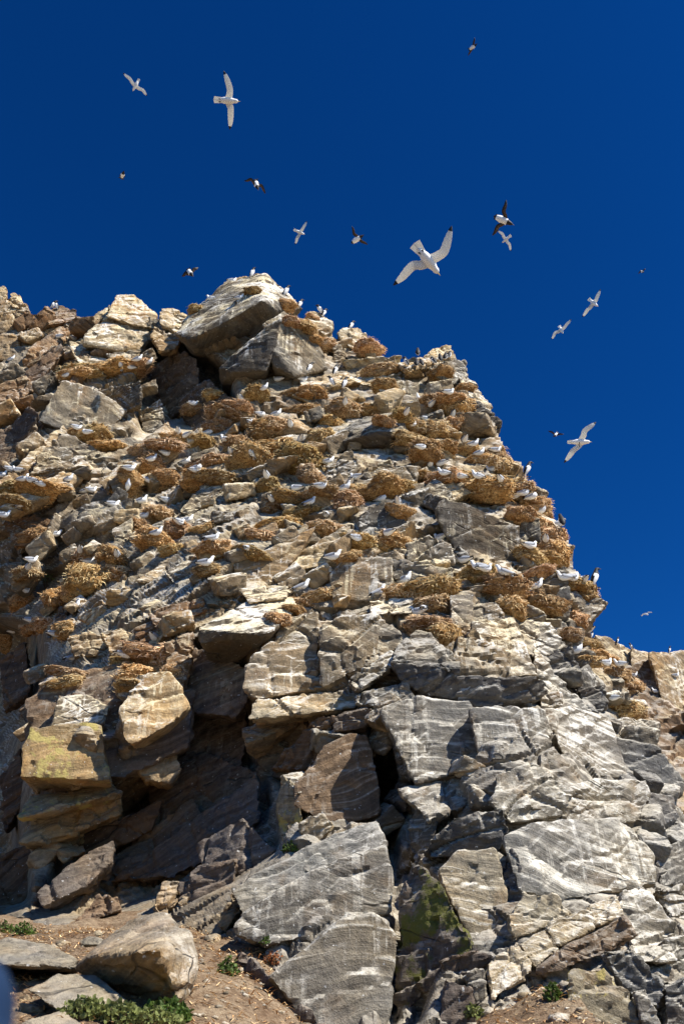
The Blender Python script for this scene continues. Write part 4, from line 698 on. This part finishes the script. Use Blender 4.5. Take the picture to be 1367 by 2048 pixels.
# flying birds: built from their spread in the view, at the distance their wing span gives
def flying(kind, c, head, w1, w2, label, tail=.10, span=None, legs=False, r=None):
    arm = sum(math.dist(c, wv[0]) + math.dist(wv[0], wv[1]) for wv in (w1, w2)); span = span or (.98 if kind == 'gull' else .66)
    r = r or FPX * span / arm; m = r / FPX; O = at(c[0], c[1], r); rr = ray(c[0], c[1]); U = np.cross(rr, [0, 0, 1.]); U /= np.linalg.norm(U); Vv = np.cross(U, rr); Wd = -rr
    to = lambda p: Vector(((p[0] - c[0]) * m, -(p[1] - c[1]) * m, 0))
    a = to(head); hl = a.length; a.normalize(); b = Vector((-a.y, a.x, 0)); fs = min(1, max(.3, hl / .19)) if kind == 'gull' else min(1, max(.35, hl / .17))
    ax = (a * fs + Vector((0, 0, math.sqrt(max(0, 1 - fs * fs))))).normalized()
    V = []; Fq = []; mi = []
    prof = [(-.15, .012), (-.11, .032), (-.05, .052), (.02, .06), (.08, .054), (.12, .040), (.145, .034), (.165, .034), (.185, .026), (.20, .012)] if kind == 'gull' else [(-.17, .012), (-.12, .045), (-.05, .062), (.03, .064), (.09, .052), (.125, .038), (.15, .034), (.175, .022), (.20, .01)]
    n = 12; side = ax.cross(Vector((0, 0, 1))); side = side.normalized() if side.length > .05 else b; upv = side.cross(ax).normalized()
    for (t, rad) in prof:
        for k in range(n): q = 2 * math.pi * k / n; V.append(ax * t + side * rad * math.cos(q) + upv * rad * .92 * math.sin(q))
    for i in range(len(prof) - 1):
        for k in range(n):
            Fq.append((i * n + k, i * n + (k + 1) % n, (i + 1) * n + (k + 1) % n, (i + 1) * n + k))
            if kind == 'gull': mi.append(0)
            else: mi.append(2 if (prof[i][0] > .08 or prof[i][0] < -.13 or V[i * n + k].z < -.02) else 0)
    Fq.append(tuple(range(n))); mi.append(0 if kind == 'gull' else 2); Fq.append(tuple((len(prof) - 1) * n + k for k in range(n))); mi.append(0 if kind == 'gull' else 2)
    # tail fan of separate feathers
    nf = 7 if tail > .07 else 4
    for i in range(nf):
        q0 = (i / nf - .5) * 2; q1 = ((i + 1) / nf - .5) * 2; e = len(V); base = ax * -.075; L = .15 if kind == 'gull' else .08; z = Vector((0, 0, -.004 * (i % 2)))
        p0 = base + side * q0 * .044; p1 = base + side * q1 * .044; p2 = base - ax * L * (1 - .08 * abs(q1)) + side * q1 * tail; p3 = base - ax * L * (1 - .08 * abs(q0)) + side * q0 * tail
        for p in (p0, p1, p2, p3): V.append(p + z)
        for p in (p0, p1, p2, p3): V.append(p + z - Vector((0, 0, .004)))
        Fq += [(e, e + 1, e + 2, e + 3), (e + 7, e + 6, e + 5, e + 4), (e + 3, e + 2, e + 6, e + 7), (e, e + 3, e + 7, e + 4), (e + 1, e + 5, e + 6, e + 2)]; mi += [3 if kind == 'gull' else 2] * 5
    for wv in (w1, w2):
        pw, pt = to(wv[0]), to(wv[1]); sd = 1 if (pw + pt).dot(b) > 0 else -1; root = ax * .055 + b * sd * .03
        ctrl = [root, root.lerp(pw, .5) + a * .012, pw, pw.lerp(pt, .55) + a * .012, pt]; st = 33; ln = []
        for i in range(st):
            t = i / (st - 1) * (len(ctrl) - 1); j = min(int(t), len(ctrl) - 2); f = t - j; p0 = ctrl[max(j - 1, 0)]; p1 = ctrl[j]; p2 = ctrl[j + 1]; p3 = ctrl[min(j + 2, len(ctrl) - 1)]
            ln.append(.5 * ((2 * p1) + (p2 - p0) * f + (2 * p0 - 5 * p1 + 4 * p2 - p3) * f * f + (3 * p1 - p0 - 3 * p2 + p3) * f ** 3))
        e = len(V); C0 = .108 if kind == 'gull' else .075
        for i in range(st):
            t = i / (st - 1); d = (ln[min(i + 1, st - 1)] - ln[max(i - 1, 0)]).normalized(); pr = Vector((-d.y, d.x, 0)); pr = pr if pr.dot(a) < 0 else -pr
            cd_ = (pr * (.35 + .65 * t) - a * (.65 - .6 * t)).normalized(); ch = C0 * (1.08 - .25 * t) * (1 - max(0, (t - .58) / .42) ** 2.0 * .93) * (.95 + .07 * ((i * .5) % 1.0 if t < .5 else (i % 3) / 2)); z = .05 * math.sin(t * 2.6) - .07 * t * t
            le = ln[i] - cd_ * ch * .3; th = .014 * (1 - .8 * t) + .002
            for (u, h) in ((0, 0), (.25, 1), (.6, .7), (1, .12), (.6, -.5), (.25, -.7)): V.append(le + cd_ * ch * u + Vector((0, 0, z + (h * th - (.012 * (u - .3) ** 2))) ))
        for i in range(st - 1):
            t = (i + .5) / (st - 1)
            for k in range(6):
                Fq.append((e + i * 6 + k, e + i * 6 + (k + 1) % 6, e + (i + 1) * 6 + (k + 1) % 6, e + (i + 1) * 6 + k))
                if kind == 'gull': mi.append(2 if t > .87 else 3)
                else: mi.append(4 if k in (0, 1) and .12 < t < .8 else (2 if t > .2 else 4))
        Fq.append(tuple(e + k for k in range(6))); mi.append(3 if kind == 'gull' else 4); Fq.append(tuple(e + (st - 1) * 6 + k for k in range(6))); mi.append(2)
    nm = 'flying_gull' if kind == 'gull' else 'flying_auk'; Rm = Matrix((tuple(U), tuple(Vv), tuple(Wd))).transposed()
    me = mesh_np(nm, V, Fq); [me.materials.append(x) for x in (M_WHITE, M_GREY, M_BLACK, M_WING, M_BROWN)]
    me.polygons.foreach_set('material_index', np.array(mi, np.int32)); bm = bmesh.new(); bm.from_mesh(me); bmesh.ops.recalc_face_normals(bm, faces=bm.faces); bm.to_mesh(me); bm.free(); shade(me, 50)
    o = link(bpy.data.objects.new(nm, me)); o.matrix_world = Matrix.Translation(Vector(O)) @ Rm.to_4x4()
    tag(o, label, 'bird', 'birds in flight over the cliff')
    hb = ax * .198; bv = [hb + side * .008, hb + upv * .009, hb - side * .008, hb - upv * .009, hb + ax * .042 - upv * .004]; bk = mesh_np('beak', bv, [(0, 1, 4), (1, 2, 4), (2, 3, 4), (3, 0, 4), (3, 2, 1, 0)]); bk.materials.append(M_BEAK if kind == 'gull' else M_LEG); link(bpy.data.objects.new('beak', bk), o)
    if kind == 'gull' and arm > 90:
        for sd in (-1, 1):
            L0 = ax * (-.09 if not legs else .0) + side * sd * .022 + upv * (.042 if upv.z > 0 else -.042); dr = (-ax * .5 + Vector((0, 0, .4))) if not legs else (-ax * .2 + Vector((0, -1, .4))); dr = dr.normalized() * (.03 if not legs else .07); pv = side * .007; pu = ax * .009
            lv = [L0 + pv, L0 + pu, L0 - pv, L0 + dr + pv * 1.6, L0 + dr + pu * 1.5, L0 + dr - pv * 1.6]; lm = mesh_np('leg', lv, [(0, 1, 4, 3), (1, 2, 5, 4), (2, 0, 3, 5), (0, 2, 1), (3, 4, 5)]); lm.materials.append(M_LEG); link(bpy.data.objects.new('leg', lm), o)
    return o
F_ = flying
F_('gull', (853,518), (876,551), ((826,532),(784,562)), ((890,508),(905,461)), 'largest flying gull, white with black wing tips and fanned tail, above the cliff', tail=.07)
F_('gull', (453,201), (473,199), ((458,178),(442,152)), ((465,218),(465,250)), 'white gull flying right with wings spread vertically, high at upper left', tail=.055)
F_('gull', (272,170), (269,180), ((259,164),(246,157)), ((285,176),(295,182)), 'small white gull soaring near the top left', tail=.04)
F_('auk', (245,351), (246,344), ((242,351),(240,353)), ((248,351),(250,353)), 'tiny auk seen head on below the small top left gull', r=33)
F_('auk', (512,368), (516,376), ((502,362),(489,365)), ((522,371),(531,384)), 'brown winged auk with drooping wings above the summit')
F_('gull', (598,464), (609,468), ((606,457),(612,443)), ((596,475),(591,488)), 'small white gull with upright wings just right of the summit', tail=.05)
F_('auk', (713,479), (726,471), ((709,468),(704,454)), ((723,482),(734,489)), 'auk with white belly left of the largest gull', tail=.04)
F_('auk', (1004,440), (1019,450), ((1010,425),(1016,405)), ((995,451),(981,465)), 'dark winged white bellied auk touching the small gull beneath it', tail=.05)
F_('gull', (1012,478), (1003,483), ((1005,468),(998,459)), ((1015,489),(1017,502)), 'small white gull directly under the dark winged auk', tail=.06)
F_('auk', (1282,543), (1285,545), ((1279,543),(1275,545)), ((1286,542),(1290,540)), 'tiny dark bird at the right edge of the sky', r=60)
F_('gull', (1185,605), (1191,613), ((1173,617),(1160,627)), ((1195,598),(1203,584)), 'upper of two small gulls gliding on the right', tail=.06)
F_('gull', (1121,659), (1123,666), ((1110,664),(1100,674)), ((1133,653),(1143,644)), 'lower of two small gulls gliding on the right', tail=.06)
F_('gull', (1157,884), (1180,888), ((1173,866),(1195,852)), ((1145,900),(1122,919)), 'white gull with dangling black legs beside the right skyline', tail=.03, legs=True)
F_('auk', (1111,869), (1106,872), ((1104,864),(1097,859)), ((1118,870),(1126,871)), 'small dark auk left of the gull with dangling legs')
F_('gull', (1291,1228), (1294,1230), ((1286,1228),(1280,1231)), ((1296,1226),(1303,1227)), 'faint small gull over the far cliff at right', tail=.03)
F_('auk', (944,95), (952,91), ((948,88),(950,80)), ((940,101),(934,107)), 'lone brown winged auk at the very top right')
# this one throws its shadow on the grey slab
ax_, ay_, ar_ = 381, 544, 23.9
if shadow_hit:
    S = shadow_hit[0] + np.array(SUN) * 3.8; (ax_, ay_), ar_ = project(S), float(np.linalg.norm(S - CAM))
F_('auk', (ax_, ay_), (ax_ + 6, ay_ + 5), ((ax_ - 7, ay_ + 5), (ax_ - 14, ay_ + 10)), ((ax_ + 8, ay_ - 6), (ax_ + 15, ay_ - 12)), 'brown winged auk just left of the summit rocks', r=ar_)
# ------------------------------------------------------------------ plants
def plant(x, y, wd, hg, label, mat, n=260, name='plant', leaf=.03):
    h = hit(x, y)
    if h is None: return
    P, r, nr = h; s = r / FPX; rx, rz = wd * s * .5, hg * s * .5; e = bpy.data.objects.new(name, None); link(e); e.location = P - np.array([0, 0, rz * .6]); e.empty_display_size = .1
    V = []; Fq = []; stems = []; SF = []
    for k in range(n):
        a = random.uniform(0, 6.283); u = random.random() ** .5; p = Vector((math.cos(a) * u * rx, math.sin(a) * u * rx * .8, rz * (.3 + 1.5 * random.random() * (1 - .6 * u * u)))); l = leaf * random.uniform(.6, 1.3)
        d = Vector((random.gauss(0, 1), random.gauss(0, 1), random.gauss(.25, .7))).normalized(); sd = d.cross(Vector((random.gauss(0, 1), random.gauss(0, 1), random.gauss(0, 1)))).normalized() * l * .36; up = sd.cross(d).normalized() * l * .18; b = len(V)
        V += [p, p + d * l * .35 + sd + up, p + d * l * .75 + sd * .75 + up, p + d * l, p + d * l * .75 - sd * .75 + up, p + d * l * .35 - sd + up, p + d * l * .5]; Fq += [(b, b + 1, b + 2, b + 6), (b + 6, b + 2, b + 3, b + 4), (b, b + 6, b + 4, b + 5)]
        if k % 7 == 0:
            q = Vector((p.x * .4, p.y * .4, -rz * .4)); b = len(stems); w_ = Vector((.003, .002, 0)); stems += [q - w_, q + w_, p + w_, p - w_]; SF.append((b, b + 1, b + 2, b + 3))
    me = mesh_np('foliage', V, Fq); me.materials.append(mat); shade(me, 0); link(bpy.data.objects.new('foliage', me), e)
    ms = mesh_np('stems', stems, SF); ms.materials.append(M_STEM); link(bpy.data.objects.new('stems', ms), e); tag(e, label, 'plant', 'plants growing among the rocks')
plant(170,2032,90,50,'leafy green plant clump at the bottom left beside a pale stone', M_LEAF2, 900, leaf=.035)
plant(240,2040,80,50,'middle leafy green clump along the bottom edge', M_LEAF2, 800, leaf=.035)
plant(330,2035,90,50,'broad leafy green clump under the large angular boulder', M_LEAF, 900, leaf=.035)
plant(300,2046,120,40,'low green clump cut by the bottom edge under the boulder', M_LEAF2, 700, leaf=.03)
plant(48,1868,40,32,'green plant behind the flat pale slab', M_LEAF, 320)
plant(8,1866,36,32,'green plant at the left frame edge above the flat slab', M_LEAF, 300)
plant(455,1948,36,50,'green plant against the shaded rock foot', M_LEAF, 300)
plant(583,1700,36,28,'small bright green plant in the rock cleft', M_LEAF, 260)
plant(530,1884,18,20,'tiny green sprig on the lower grey block', M_LEAF, 90, leaf=.025)
plant(545,1925,34,34,'reddish dry tuft on the lower grey block', M_RED, 200, leaf=.025)
plant(1106,1998,34,50,'bright green plant in the soil at bottom right', M_LEAF, 300)
plant(948,2030,30,30,'pale green plant near the bottom centre right', M_LEAF2, 200)
plant(100,1158,34,44,'dull green weeds among the nests at left', M_LEAF2, 200, leaf=.045)
plant(50,604,20,18,'green tuft on the far left ridge', M_LEAF, 120, leaf=.07)

# blurred blue cloth close to the lens in the lower left corner
bm = bmesh.new(); bmesh.ops.create_uvsphere(bm, u_segments=40, v_segments=24, radius=1)
for v in bm.verts:
    p = v.co.copy(); v.co = Vector((p.x * .036, p.y * .045, p.z * .040)) * (1 + .10 * mnoise.noise(p * 1.6) + .05 * math.sin(p.z * 9 + p.x * 3))
me = bpy.data.meshes.new('blue_cloth'); bm.to_mesh(me); bm.free(); shade(me, 0); me.materials.append(plain('blue_fabric', (.004, .018, .05), .8, .2)); o = link(bpy.data.objects.new('blue_cloth', me)); o.location = at(-128, 2085, .55); tag(o, 'blurred dark blue cloth in the lower left corner of the view', 'cloth')
